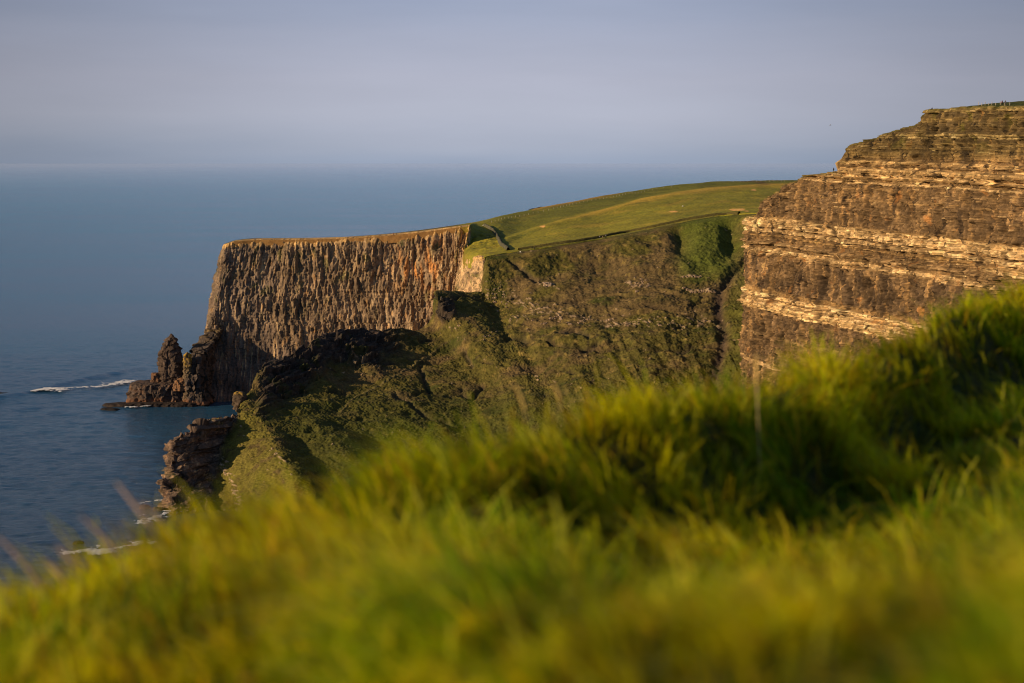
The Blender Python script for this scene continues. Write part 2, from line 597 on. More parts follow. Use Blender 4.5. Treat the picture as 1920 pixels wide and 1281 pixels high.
def build_field():
    def ln(*rows):
        return [P(*r) for r in rows]

    C = [
        ln((419, 460, 1283), (421, 457.5, 1295), (424, 456.5, 1320), (428, 456, 1340), (440, 455, 1370), (450, 460, 1420)),
        ln((442, 453.5, 1279), (442, 452, 1290), (444, 450.5, 1312), (446, 450, 1335), (455, 450, 1380), (460, 456, 1450)),
        ln((480, 450.5, 1280), (480, 449, 1292), (480, 447.5, 1315), (480, 447, 1340), (480, 448, 1400), (480, 452, 1500)),
        ln((560, 449.5, 1277), (560, 448, 1290), (560, 447, 1316), (560, 446.5, 1345), (560, 447, 1420), (560, 451, 1520)),
        ln((640, 447.5, 1274), (640, 446, 1288), (640, 445, 1320), (640, 444.5, 1350), (640, 445, 1420), (640, 450, 1540)),
        ln((720, 442.5, 1271), (720, 441, 1286), (720, 439.5, 1325), (720, 439, 1360), (720, 440, 1430), (720, 446, 1560)),
        ln((800, 434.5, 1268), (800, 433, 1284), (800, 431, 1330), (800, 430, 1370), (800, 431, 1450), (800, 438, 1600)),
        ln((850, 427.5, 1266), (850, 426.5, 1284), (850, 424.5, 1335), (850, 423, 1380), (850, 424, 1460), (850, 432, 1640)),
        ln((880, 424.5, 1264), (882, 422, 1296), (884, 420, 1345), (886, 417.5, 1395), (890, 417.5, 1480), (890, 426, 1660)),
        ln((867, 488, 1224), (884, 455, 1260), (896, 432, 1310), (903, 415.5, 1400), (910, 412.5, 1480), (910, 420, 1680)),
        ln((886, 486, 1164), (898, 462, 1225), (910, 438, 1300), (920, 412, 1410), (925, 408.5, 1490), (925, 416, 1690)),
        ln((908, 482.5, 1113), (918, 466, 1190), (928, 440, 1290), (940, 409, 1420), (942, 404.5, 1495), (942, 414, 1700)),
        ln((950, 474, 1121), (956, 462, 1180), (962, 440, 1290), (970, 405, 1450), (972, 399, 1520), (972, 410, 1730)),
        ln((1000, 467.5, 1122), (1004, 454, 1180), (1010, 430, 1300), (1020, 397, 1480), (1022, 389.5, 1560), (1022, 400, 1780)),
        ln((1060, 458, 1126), (1062, 444, 1190), (1066, 414, 1330), (1074, 386, 1520), (1076, 378.5, 1610), (1076, 390, 1850)),
        ln((1130, 447.5, 1133), (1131, 434, 1200), (1133, 398, 1370), (1138, 377, 1560), (1140, 366.5, 1680), (1140, 380, 1950)),
        ln((1200, 434, 1136), (1200, 422, 1200), (1202, 379, 1420), (1204, 368, 1620), (1206, 356.5, 1750), (1206, 372, 2050)),
        ln((1270, 418.5, 1138), (1270, 408, 1205), (1270, 366, 1450), (1270, 358, 1660), (1270, 347, 1800), (1270, 364, 2100)),
        ln((1350, 404.5, 1138), (1350, 396, 1205), (1350, 357, 1480), (1350, 352, 1690), (1350, 341.5, 1850), (1350, 360, 2150)),
        ln((1420, 400, 1125), (1420, 391, 1200), (1420, 352, 1500), (1420, 349, 1710), (1420, 339.8, 1880), (1420, 358, 2200)),
        ln((1480, 398, 1110), (1480, 389, 1200), (1480, 350, 1510), (1480, 347, 1720), (1480, 339, 1890), (1480, 357, 2200)),
        ln((1600, 396, 1090), (1600, 388, 1200), (1600, 350, 1520), (1600, 346, 1730), (1600, 338.5, 1900), (1600, 356, 2200)),
    ]
    C = [[r[0] + np.array([0, 1.2, -5.0])] + r for r in C]
    g = sheet(C, 700, 520)
    px, py = project(g)
    X, Y = g[..., 0], g[..., 1]
    edge = sst(0, 0.04, np.linspace(0, 1, g.shape[1]))[None, :]
    wide = sst(880, 960, px)
    h = wide * (0.9 * fbm(X / 45, Y / 60, 0, 3, 71) + 0.35 * fbm(X / 9, Y / 14, 1, 3, 72)) + 0.13 * fbm(X / 2.2, Y / 3.0, 2, 3, 73)
    patch = np.exp(-((px - 908) / 26) ** 2 - ((py - 452) / 24) ** 2)
    h = h + patch * (1.6 * noise(X / 9 + Y / 25, Y / 11, 3, 74) + 0.8 * noise(X / 3.5, Y / 6, 4, 75))
    d, t = segdist(px, py, [(940, 455), (1000, 432), (1066, 413), (1133, 397), (1202, 378), (1270, 365), (1350, 356), (1430, 350), (1620, 345)])
    h = h + 1.3 * np.exp(-(d / 5.0) ** 2)
    g2 = g.copy()
    g2[..., 2] += h * edge
    c = np.broadcast_to(np.array([0.105, 0.115, 0.017]), g.shape).copy()
    up = sst(0, 8, -1 * (py - np.interp(px, [940, 1000, 1066, 1133, 1202, 1270, 1350, 1430], [455, 432, 413, 397, 378, 365, 356, 350])))
    c = mixc(c, [0.065, 0.080, 0.013], 0.9 * up * wide)
    c = mixc(c, [0.17, 0.145, 0.026], 0.6 * sst(0.0, 0.6, fbm(X / 22, Y / 40, 4, 4, 76)) * (1 - 0.6 * up))
    c = mixc(c, [0.05, 0.07, 0.012], 0.5 * sst(0.1, 0.6, fbm(X / 14, Y / 30, 8, 4, 77)))
    c = mixc(c, [0.21, 0.16, 0.032], 0.75 * np.exp(-(d / 3.0) ** 2) * sst(0.05, 0.3, t))  # highlight on the bank crest painted into the colour
    c = mixc(c, [0.05, 0.035, 0.02], 0.75 * sst(0.15, 0.5, fbm(X / 30, Y / 60, 11, 3, 78)) * sst(1290, 1380, px) * sst(362, 350, py))
    # plateau strip over the far cliff: turf in shade, the shade painted in as a dark tone
    c = mixc(c, [0.045, 0.042, 0.014], 0.9 * (1 - sst(840, 890, px)))
    c = mixc(c, [0.14, 0.14, 0.02], 0.8 * patch)
    c = mixc(c, [0.04, 0.055, 0.012], 0.7 * np.clip(patch * 1.3, 0, 1) * sst(0.0, 0.5, fbm(X / 7, Y / 12, 5, 3, 79)))
    vf = np.linspace(0, 1, g.shape[1])[None, :] * np.ones_like(px)
    dxy = np.hypot(*(g[..., :2] - g[:, 8:9, :2]).transpose(2, 0, 1))
    c = mixc(c, [0.15, 0.10, 0.05], (1 - sst(840, 884, px)) * np.where(vf < 0.03, 1, 1 - sst(1.0, 6.0, dxy + 2 * noise(X / 3, Y / 3, 0, 82))))
    # bare earth scars
    for cx, cy, rx, ry in ((1017, 428, 6, 1.6), (1382, 393, 15, 2.6), (1400, 396, 4, 1.2), (1262, 396, 8, 1.5), (1413, 358, 5, 1.4)):
        q = ((px - cx) / rx) ** 2 + ((py - cy) / ry) ** 2 + 0.6 * fbm(X / 4, Y / 8, 5, 2, 80)
        c = mixc(c, [0.40, 0.23, 0.10], 0.9 * sst(1.2, 0.6, q))
    # yellowed skyline bank
    d2, t2 = segdist(px, py, [(1000, 393), (1074, 379), (1120, 369), (1160, 362)])
    c = mixc(c, [0.2, 0.13, 0.04], 0.6 * np.exp(-(d2 / 2.5) ** 2))
    c = np.array([2.5, 2.05, 1.4]) * c * (1 + 0.35 * fbm(X / 1.3, Y / 3, 3, 3, 81))[..., None]
    o = grid_obj('headland_field', g2, M_FIELD, np.clip(c, 0.006, 0.8))
    tag(o, 'sunlit green pasture sloping up the headland to the skyline', kind='structure')


build_field()

# ================================================================== HILLSIDE (middle slope and near ridge)
def build_hillside():
    rows = [
        [(350, 824, 925), (345, 852, 920), (345, 885, 915), (340, 925, 910), (338, 955, 905), (335, 985, 900)],
        [(326, 829, 866), (322, 850, 862), (320, 882, 858), (318, 920, 852), (317, 955, 846), (316, 1005, 836)],
        [(352, 818, 872), (345, 842, 866), (342, 876, 860), (338, 918, 853), (336, 955, 845), (334, 1005, 834)],
        [(392, 797, 888), (380, 828, 877), (372, 866, 868), (366, 908, 858), (362, 948, 848), (360, 1008, 833)],
        [(436, 786, 905), (424, 815, 894), (411, 852, 881), (402, 896, 867), (397, 945, 852), (394, 1012, 831)],
        [(447, 764, 916), (448, 797, 899), (449, 837, 880), (454, 882, 860), (464, 932, 841), (475, 1012, 815)],
        [(460, 748, 928), (488, 785, 901), (512, 825, 874), (538, 868, 848), (566, 918, 826), (610, 1012, 795)],
        [(476, 718, 948), (520, 768, 920), (556, 820, 886), (594, 876, 857), (634, 930, 834), (680, 1020, 805)],
        [(491, 690, 960), (548, 745, 940), (604, 800, 898), (656, 858, 863), (700, 912, 838), (750, 1020, 808)],
        [(545, 668, 985), (602, 722, 962), (662, 780, 926), (722, 842, 884), (770, 905, 850), (820, 1020, 808)],
        [(605, 634, 1010), (672, 692, 990), (738, 752, 950), (798, 815, 906), (850, 885, 864), (900, 1020, 808)],
        [(640, 622, 1022), (706, 682, 998), (768, 740, 960), (830, 802, 914), (880, 876, 868), (930, 1020, 808)],
        [(700, 619, 1036), (760, 678, 1010), (822, 735, 968), (880, 798, 920), (928, 870, 872), (970, 1020, 808)],
        [(778, 618, 1050), (828, 670, 1020), (886, 725, 976), (944, 790, 922), (988, 862, 874), (1030, 1020, 808)],
        [(806, 600, 1058), (846, 655, 1028), (908, 714, 980), (966, 780, 926), (1010, 856, 876), (1050, 1020, 808)],
        [(817, 547, 1070), (866, 612, 1036), (930, 690, 988), (990, 768, 930), (1036, 850, 878), (1080, 1020, 808)],
        [(868, 547, 1086), (896, 602, 1046), (952, 680, 992), (1010, 760, 934), (1056, 845, 880), (1100, 1020, 808)],
        [(903, 546, 1094), (922, 598, 1056), (968, 672, 998), (1026, 752, 938), (1070, 840, 882), (1115, 1020, 808)],
        [(912, 484, 1114), (938, 556, 1083), (982, 650, 1012), (1042, 738, 945), (1086, 832, 885), (1130, 1020, 808)],
        [(950, 475.5, 1120), (972, 540, 1088), (1008, 630, 1019), (1062, 720, 948), (1104, 822, 888), (1150, 1020, 808)],
        [(1000, 469, 1121), (1016, 530, 1087), (1046, 615, 1022), (1090, 705, 952), (1126, 810, 890), (1170, 1020, 808)],
        [(1130, 449, 1132), (1138, 510, 1089), (1152, 595, 1022), (1176, 685, 958), (1196, 790, 895), (1220, 1020, 808)],
        [(1250, 424, 1137), (1254, 480, 1092), (1260, 570, 1030), (1270, 665, 965), (1280, 775, 900), (1290, 1020, 808)],
        [(1310, 412, 1137), (1312, 468, 1096), (1316, 560, 1036), (1322, 655, 972), (1328, 765, 905), (1335, 1020, 808)],
        [(1370, 404, 1134), (1370, 460, 1098), (1372, 548, 1040), (1376, 645, 976), (1380, 760, 908), (1384, 1020, 808)],
        [(1425, 401, 1122), (1420, 455, 1094), (1416, 540, 1036), (1416, 640, 970), (1418, 755, 902), (1420, 1020, 800)],
        [(1500, 399, 1110), (1490, 450, 1080), (1480, 535, 1020), (1470, 630, 950), (1466, 750, 880), (1460, 1020, 780)],
    ]
    C = []
    for r in rows:
        pts = [P(*q) for q in r]
        x, y, z = pts[0]
        if r[0][0] < 905:
            back = np.array([x + 6, y + 45 + 0.2 * z, max(z - 45, -3)])
            b2 = np.array([x + 2, y + 9, z - 2.5])
        else:
            back = np.array([x, y + 26, z - 3])
            b2 = np.array([x, y + 8, z - 0.6])
        C.append([back, b2] + pts)
    g = sheet(C, 1250, 840)
    n = facing(g)
    px, py = project(g)
    X, Y, z = g[..., 0], g[..., 1], g[..., 2]
    right = sst(900, 960, px)
    vv = np.linspace(0, 1, g.shape[1])[None, :]
    # rock / turf masks
    dr, tr = segdist(px, py, [(500, 700), (560, 690), (620, 655), (680, 645), (720, 650)])
    below = py - np.interp(px, [478, 495, 545, 605, 640, 700, 778, 806, 818, 905], [714, 688, 668, 634, 622, 619, 618, 600, 546, 546])
    fn = fbm(X / 16, Y / 16, z / 16, 4, 101)
    rockband = sst(475, 500, px) * (1 - sst(700, 800, px)) * (1 - sst(46, 92, below + 26 * fn + (px - 600) * 0.12))
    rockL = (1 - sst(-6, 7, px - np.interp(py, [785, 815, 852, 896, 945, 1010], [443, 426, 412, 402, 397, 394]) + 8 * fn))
    knob = np.exp(-((px - 835) / 20) ** 2 - ((py - 580) / 26) ** 2)
    rock = np.clip(np.maximum(np.maximum(rockband, rockL), 0.9 * sst(0.35, .7, knob + 0.3 * fn)), 0, 1)
    gully, gt = segdist(px, py, [(1408, 470), (1392, 492), (1368, 522), (1350, 548), (1346, 585), (1356, 625), (1352, 665), (1340, 700), (1335, 760)])
    gw = np.interp(gt, [0, 0.2, 0.45, 0.7, 1], [5, 7, 9, 11, 10]) * (1 + 0.35 * noise(z / 9, X / 12, 1, 103))
    gm = np.exp(-(gully / gw) ** 2)
    # relief
    d = 2.6 * fbm(X / 34, Y / 34, z / 34, 3, 110) * sst(0.02, 0.3, vv)
    d += 1.2 * fbm(X / 11, Y / 11, z / 15, 4, 111)
    d += 0.5 * fbm(X / 3.2, Y / 3.2, z / 4.5, 3, 112) + 0.32 * fbm(X / 1.1, Y / 1.1, z / 1.5, 2, 113)
    gl = ridged((X + 0.2 * z + 3 * fbm(X / 20, z / 20, 1, 2, 150)) / 7.5, z / 45, 2, 3, 151)
    d += 0.5 * gl * right
    sw = z + 4.5 * fbm(X / 30, Y / 60, 2, 3, 152)
    sk = (sw / 9.5) % 1
    scarp = sst(0.0, 0.05, sk) * (1 - sst(0.05, 0.30, sk)) * sst(-0.05, 0.35, fbm(X / 17, z / 9, 5, 3, 153)) * sst(490, 560, py)
    d -= 1.5 * scarp
    rib = ridged((X + 0.35 * z) / 16, z / 70, 1.0, 2, 114)
    d += 1.4 * rib * (1 - sst(560, 480, py)) * sst(600, 640, py) * right
    # small rocky treads, one above another
    stp = np.abs(((z + 3.2 * fbm(X / 28, Y / 28, 0.3, 3, 115)) / 7.3) % 1 - 0.0)
    tread = sst(0.0, 0.16, stp) * (1 - stp) 
    tm = np.clip(sst(500, 560, py) * (1 - sst(650, 720, py)) * right * sst(-0.25, 0.3, fbm(X / 24, z / 10, 2, 3, 116)), 0, 1)
    d += 1.9 * tm * (tread - 0.4)
    lay = np.floor((z + 0.06 * X) / 1.7 + 0.5 * fn)
    blk = rnd(lay, np.floor((X - 0.4 * Y) / 3.4 + rnd(lay, lay, 4) * 7), 9)
    fa, ea = facet((X - 0.4 * Y) / 7.5, z / 5.0 + X / 30, 141, 0.9)
    fb, eb = facet((X - 0.4 * Y) / 2.8, z / 2.0, 142, 0.9)
    rk = 3.0 * fa + 1.5 * fb + 0.5 * (ridged((X - 0.3 * Y) / 7.0, z / 16, Y / 30, 3, 117)) + 1.7 * (blk - 0.5) + 0.5 * ridged(X / 5, (z + 0.4 * X) / 3.2, Y / 5, 2, 118)
    d = lerp(d, 0.6 * d + rk, rock)
    d = d - 2.5 * gm * (1 - 0.4 * gt) + 1.2 * gm * fbm(X / 5, Y / 5, z / 4, 3, 143)
    # grassy hollows near the rim of the slope
    def hollow(cx, cy, rx, ry, A):
        u, w = (px - cx) / rx, (py - cy) / ry
        env = np.exp(-w ** 4) * np.exp(-np.maximum(u, 0) ** 2 * 0.6)
        return A * env * sst(-1.0, 0.15, u)
    d -= hollow(1272, 444, 26, 32, 4.8) * (1 - sst(1276, 1350, px))
    d -= hollow(1366, 436, 26, 40, 5.2) * (1 - sst(1372, 1420, px))
    d -= 4.0 * np.exp(-((px - 1128) / 40) ** 2 - ((py - 505) / 22) ** 2)
    d -= 2.5 * np.exp(-((px - 1040) / 30) ** 2 - ((py - 500) / 25) ** 2)
    # a track ridge down the slope
    dt, tt = segdist(px, py, [(846, 636), (800, 668), (760, 694), (720, 716), (690, 732), (664, 745), (640, 770)])
    trk = np.exp(-(dt / 2.6) ** 2)
    d += 0.3 * trk
    de, te = segdist(px, py, [(866, 735), (880, 745), (900, 720)])
    cracks = [[(866, 736), (884, 746), (902, 724)], [(790, 690), (796, 715), (806, 732)], [(740, 740), (775, 762), (800, 780), (840, 790)],
              [(1050, 632), (1080, 625), (1100, 632)], [(1095, 655), (1120, 648)], [(950, 640), (985, 636)], [(870, 660), (885, 690)], [(955, 490), (985, 512), (1005, 530)]]
    for cpts in cracks:
        dc, tc_ = segdist(px + 5 * noise(X / 6, z / 6, 0, 120), py + 4 * noise(X / 7, z / 5, 3, 121), cpts)
        k = np.exp(-(dc / 4.5) ** 2)
        d -= 1.6 * k
        rock = np.maximum(rock, 0.6 * k)
    fade = sst(0.0, 0.06, vv) 
    rim = right * (1 - sst(0, 14, below if False else (py - np.interp(px, [905, 950, 1000, 1130, 1250, 1310, 1370, 1425], [484, 475.5, 469, 449, 424, 412, 404, 401]))))
    d = d * (1 - rim)
    g2 = g + n * (d * fade)[..., None]
    # colours
    c = np.broadcast_to(np.array([0.125, 0.108, 0.024]), g.shape).copy()
    br = sst(-0.05, 0.4, fbm(X / 26, Y / 26, z / 20, 4, 130) + 0.55 * np.exp(-((px - 1190) / 130) ** 2 - ((py - 500) / 60) ** 2) + 0.25 * np.exp(-((py - 570) / 60) ** 2) * right - 0.25 * (1 - right) * sst(720, 800, py))
    c = mixc(c, [0.165, 0.112, 0.048], 0.9 * br)
    c = mixc(c, [0.055, 0.068, 0.014], 0.8 * sst(0.1, 0.55, fbm(X / 12, Y / 12, z / 10, 4, 131)) * (1 - 0.5 * br))
    c = mixc(c, [0.05, 0.036, 0.024], 0.7 * sst(0.2, 0.6, fbm(X / 4, Y / 4, z / 2.4, 4, 140)))
    c = mixc(c, [0.30, 0.215, 0.06], 0.65 * sst(0.1, 0.55, fbm(X / 5, Y / 5, z / 5, 5, 132)))
    c = mixc(c, [0.045, 0.032, 0.022], 0.85 * scarp)
    c = mixc(c, c * 0.6, 0.6 * sst(0.1, -0.6, gl) * right)
    gold = sst(0, 10, px - np.interp(py, [745, 785, 852, 896, 945, 1010], [440, 443, 415, 404, 399, 396])) * (1 - sst(-6, 8, px - np.interp(py, [748, 785, 825, 868, 918, 1012], [462, 490, 514, 540, 568, 612]))) * sst(740, 765, py)
    c = mixc(c, [0.19, 0.165, 0.03], 0.8 * gold)
    c = mixc(c, [0.11, 0.075, 0.035], 0.75 * gold * sst(0.1, 0.5, fbm(X / 6, Y / 6, z / 6, 4, 133)))
    lowg = sst(700, 800, py) * (1 - gold) * sst(500, 560, px)
    c = mixc(c, [0.082, 0.092, 0.016], 0.65 * lowg)
    bowl = np.exp(-((px - 1325) / 62) ** 4) * (1 - sst(500, 545, py)) * sst(1255, 1280, px)
    c = mixc(c, [0.105, 0.130, 0.018], 0.9 * bowl)
    rg = sst(0, 14, px - np.interp(py, [470, 520, 548, 585, 625, 700], [1408, 1380, 1362, 1358, 1368, 1350])) * sst(490, 530, py)
    c = mixc(c, [0.115, 0.115, 0.02], 0.7 * rg)
    rc = mixc(np.broadcast_to(np.array([0.062, 0.048, 0.040]), g.shape).copy(), [0.15, 0.105, 0.075], 0.8 * sst(0.1, 0.6, fbm(X / 4, Y / 4, z / 3, 4, 134)))
    rc = mixc(rc, MOSS * 0.9, 0.7 * sst(0.15, 0.5, fbm(X / 9, Y / 9, z / 9, 3, 139)) * rockband)
    rc = mixc(rc, [0.24, 0.15, 0.09], 0.65 * sst(0.2, 0.6, fbm(X / 3, Y / 3, z / 5, 3, 135)) * rockL)
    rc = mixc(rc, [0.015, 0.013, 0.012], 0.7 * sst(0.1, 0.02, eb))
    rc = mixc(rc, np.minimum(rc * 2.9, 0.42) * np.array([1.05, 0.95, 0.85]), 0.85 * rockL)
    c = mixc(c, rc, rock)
    c = mixc(c, [0.085, 0.058, 0.040], np.clip(1.1 * gm, 0, 1) * (0.6 + 0.4 * sst(-.3, .3, fn)) * sst(0.08, 0.2, gt))
    # pale rock flecks on the treads
    fl = fbm((X + 0.2 * Y) / 2.2, z / 0.75, 2, 4, 136)
    bandz = sst(-0.1, 0.35, fbm(X / 30, z / 7, 3, 3, 137))
    rows_m = 0
    for pts, wd, st in (([(915, 550), (940, 545), (990, 575), (1040, 590), (1100, 600), (1180, 606), (1320, 606)], 15, 0.9), ([(1010, 535), (1050, 545)], 6, 1.0), ([(1175, 530), (1215, 536)], 9, 1.2), ([(1280, 520), (1312, 521)], 2.6, 1.6), ([(1282, 540), (1300, 548), (1340, 546)], 3.4, 1.6), ([(960, 600), (1000, 590), (1030, 580)], 10, 1.0), ([(1130, 610), (1200, 612)], 5, 1.2), ([(830, 560), (870, 640)], 8, 0.5), ([(905, 640), (935, 625)], 5, .8), ([(415, 860), (432, 900), (450, 940)], 12, 1.0), ([(500, 830), (545, 890)], 7, 0.7), ([(460, 820), (470, 850)], 8, .7), ([(640, 672), (700, 680)], 12, 0.8), ([(350, 850), (370, 900)], 20, .55), ([(1330, 600), (1350, 612)], 4, 1.2)):
        q, _ = segdist(px, py, pts)
        rows_m = np.maximum(rows_m, st * np.exp(-(q / wd) ** 2))
    trk2 = np.abs(((z + 2.2 * fbm(X / 22, Y / 22, 0.7, 3, 160)) / 3.1) % 1 - 0.5)
    c = mixc(c, np.minimum(c * 1.7, 0.4), 0.5 * sst(0.09, 0.02, trk2) * sst(0.0, 0.4, fbm(X / 18, z / 12, 6, 3, 161)) * right)
    flm = sst(0.32, 0.46, fl * 0.7 + 0.36 * rows_m + 0.08 * bandz - 0.12)
    c = mixc(c, [0.46, 0.33, 0.21], 0.9 * flm * (1 - 0.5 * rockband))
    g2 = g2 + n * (0.5 * flm)[..., None]
    c = mixc(c, [0.26, 0.20, 0.09], 0.6 * np.exp(-(dt / 1.3) ** 2) * sst(0, .1, tt))
    c = 0.86 * c * (1 + 0.34 * fbm(X / 1.3, Y / 1.3, z / 1.0, 3, 138))[..., None]
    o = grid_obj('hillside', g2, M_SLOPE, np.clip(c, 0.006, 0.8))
    tag(o, 'rough green and brown slope with rock ledges falling to the sea', kind='structure')


build_hillside()

# ================================================================== RIGHT CLIFF
BEDS = []


def build_cliff():
    plan = [(190, 1010), (140, 985), (117, 955), (111.5, 932), (121, 885), (134, 833), (147, 782), (157, 738), (164, 698), (170, 660), (178, 610), (186, 550), (196, 480)]
    plan = np.array(plan, float)
    L = np.r_[0, np.cumsum(np.hypot(*np.diff(plan, axis=0).T))]
    ns = 1200
    S = np.linspace(0, L[-1], ns)
    base = pchip(L, plan, S)
    # top line by sight line along the plan
    pxs = CX + FPX * base[:, 0] / base[:, 1]
    k0 = int(np.argmin(pxs))
    tp = [(1393, 420), (1404, 417), (1406, 408), (1424, 403), (1427, 380), (1433, 374), (1450, 366), (1480, 345), (1500, 335), (1512, 329), (1540, 326), (1583, 321), (1586, 320), (1588.5, 277), (1600, 271), (1640, 259), (1680, 244), (1715, 232), (1729, 228), (1733, 214), (1738, 205), (1770, 204.5), (1800, 201), (1830, 200), (1920, 199), (2400, 190)]
    tp = np.array(tp, float)
    topy = np.interp(pxs, tp[:, 0], tp[:, 1])
    zt = np.array([P(a, b, D)[2] for a, b, D in zip(pxs, topy, base[:, 1])])
    zt[:k0] = zt[k0] - 1.0 - np.minimum(0.05 * (S[k0] - S[:k0]), 3)
    zt += 0.5 * noise(S / 4, 0, 0, 5) + 0.25 * noise(S / 1.3, 0, 0, 6)
    nv = 800
    tv = np.linspace(0, 1, nv)
    z = zt[:, None] + (-4 - zt[:, None]) * tv[None, :]
    tang = np.gradient(base, axis=0)
    tang /= np.linalg.norm(tang, axis=1, keepdims=True)
    nrm = np.stack([tang[:, 1], -tang[:, 0]], 1)   # outward
    if nrm[ns // 2] @ np.array([-1, -0.2]) < 0:
        nrm = -nrm
    s = S[:, None] * np.ones((1, nv))
    # bed boundaries
    hard = [(-4, 40, .3), (40, 56, .35), (56, 58, .6), (58, 70, .30), (70, 71.5, .55), (71.5, 81.5, .28), (81.5, 83.2, .75), (83.2, 86, 1.0), (86, 87.0, .7), (87.0, 89.2, .95), (89.2, 91.5, .45), (91.5, 106.5, .12), (106.5, 107.8, .55), (107.8, 109.5, .75), (109.5, 111, .5), (111, 112.6, .9), (112.6, 116.6, .45), (116.6, 118.3, .95), (118.3, 119.0, .45), (119.0, 121.6, .92), (121.6, 123.4, .85), (123.4, 141.0, .33), (141.0, 141.8, .75), (141.8, 143.2, .55), (143.2, 144.0, .9), (144.0, 145.2, .75), (145.2, 147.2, 1.0), (147.2, 149.2, .7), (149.2, 150.2, .85), (150.2, 159.0, .42), (159.0, 161.2, .8), (161.2, 168.5, .35), (168.5, 175, .7)]
    b0 = np.array([h[0] for h in hard])
    hv = np.array([h[2] for h in hard])
    zz = z + 0.012 * (s - 300) + 0.9 * fbm(s / 60, z / 90, 0, 2, 200) + 0.35 * noise(s / 9, z / 30, 2, 201)
    ib = np.clip(np.searchsorted(b0, zz, side='right') - 1, 0, len(b0) - 1)
    H = hv[ib]
    H = np.clip(H + 0.16 * fbm(s / 26, zz / 2.5, 0, 3, 230) * sst(0.2, 0.5, H) + 0.30 * sst(0.2, .5, noise(s / 13, zz / 0.55, 3, 231)) * sst(100, 112, zz), 0, 1)
    H = np.maximum(H, 0.9 * np.exp(-((s - 395) / 45) ** 2 - ((zz - 114) / 3.5) ** 2))
    # thin courses inside each bed
    thin = np.floor(zz / 0.85 + 0.3 * noise(s / 30, zz / 10, 0, 202))
    jw = 2.2 + 3.5 * rnd(thin, thin * 0, 11)
    jx = np.floor(s / jw + 9 * rnd(thin, thin * 0, 12))
    cell = rnd(jx, thin, 13)
    bw = 3.0 + 4.0 * rnd(ib, ib * 0, 14)
    bcell = rnd(np.floor(s / bw + 5 * rnd(ib, ib * 0, 15) + 0.3 * noise(s / 5, zz / 2, 0, 16)), ib, 17)
    butt = ridged((s + 2 * fbm(s / 15, z / 30, 0, 2, 203)) / 17, z / 110, 0, 2, 204)
    ver = ridged(s / 5.5, z / 26, 2, 3, 205)
    fine = fbm(s / 3, z / 3, 3, 4, 206)
    shale = 1 - sst(0.2, 0.5, H)
    Hc = H * np.where(rnd(thin, thin * 0, 19) > 0.22, 1, 0.6)
    tofs = rnd(thin, thin * 0, 20) - 0.5
    fa, ea = facet(s / 4.2, z / 3.6, 240, 0.9)
    fb, eb = facet(s / 1.7, z / 1.1, 241, 0.8)
    d = 1.3 * tofs * (0.1 + 1.2 * H) + 0.9 * fa + 0.5 * fb + 2.6 * (H - 0.45) + 2.2 * butt + 1.3 * ver + (0.35 + 0.8 * H) * (bcell - 0.5) * 2.4 + 0.9 * (cell - 0.5) * (0.15 + H) + 0.9 * fine
    vr = ridged(s / 2.6 + z / 25 + 0.4 * fine, z / 22, 4, 3, 207)
    d += (shale + 0.5 * (z > 123) * (z < 141)) * 1.9 * vr
    lean = 0.025 * (zt[:, None] - z) + 1.5 * (1 - sst(10, 75, z))
    px0 = pxs[:, None] * np.ones((1, nv))
    # dark seep clefts in the upper wall
    pyz = CY - FPX * (((z - EYE) * CP + base[:, 1:2] * SP) / (base[:, 1:2] * CP - (z - EYE) * SP))
    cleft = 0
    for cx, cy, rx, ry in ((1736, 290, 12, 26), (1752, 250, 6, 14), (1806, 290, 10, 20), (1640, 375, 3, 16), (1868, 420, 5, 30), (1885, 408, 5, 16), (1630, 545, 8, 18), (1640, 550, 5, 24), (1553, 535, 5, 16), (1462, 560, 3.5, 12), (1482, 640, 3, 16), (1850, 222, 3, 10), (1520, 540, 4, 12), (1595, 520, 5, 14), (1710, 400, 3, 20)):
        cleft = np.maximum(cleft, np.exp(-((px0 - cx + 5 * noise(z / 5, s / 9, 1, 208)) / rx) ** 2 - ((pyz - cy) / ry) ** 4))
    d -= 3.2 * cleft + 1.2
    topf = sst(0, 3.5, zt[:, None] - z)
    d = d * (0.8 + 0.2 * topf)
    off = d + lean
    G = np.zeros((ns, nv + 1, 3))
    G[:, 1:, 0] = base[:, 0:1] + nrm[:, 0:1] * off
    G[:, 1:, 1] = base[:, 1:2] + nrm[:, 1:2] * off
    G[:, 1:, 2] = z
    G[:, 0] = G[:, 1] + np.c_[-nrm * 1.6, np.full(ns, 0.05)]
    c = np.broadcast_to(np.array([0.150, 0.106, 0.062]), z.shape + (3,)).copy()
    c = mixc(c, [0.70, 0.535, 0.32], sst(0.45, 0.85, Hc) * np.where(z < 92, 0.7 + 0.3 * cell, (0.4 + 0.6 * cell) * (0.5 + 0.5 * sst(-0.35, 0.2, fbm(s / 15, zz / 1.6, 2, 3, 251)))))
    c = mixc(c, [0.36, 0.25, 0.12], 0.5 * (tofs > 0.28) * (1 - shale))
    c = mixc(c, [0.070, 0.053, 0.040], 0.9 * shale * sst(0.6, -0.4, fbm(s / 9, z / 14, 0, 3, 210)))
    c = mixc(c, [0.36, 0.24, 0.12], 0.75 * sst(0.1, 0.6, fbm(s / 2.6, z / 16, 1, 4, 211)))
    c = mixc(c, [0.045, 0.034, 0.026], 0.85 * sst(0.1, 0.5, fbm(s / 4, z / 11, 2, 5, 212)))
    crack = np.abs(noise(s / 3.6 + 0.8 * noise(z / 4, s / 6, 0, 233), z / 17, 7, 232))
    crm = sst(0.06, 0.015, crack) * sst(-0.1, 0.25, noise(s / 8, z / 6, 9, 234))
    c = mixc(c, [0.015, 0.011, 0.009], 0.95 * crm)
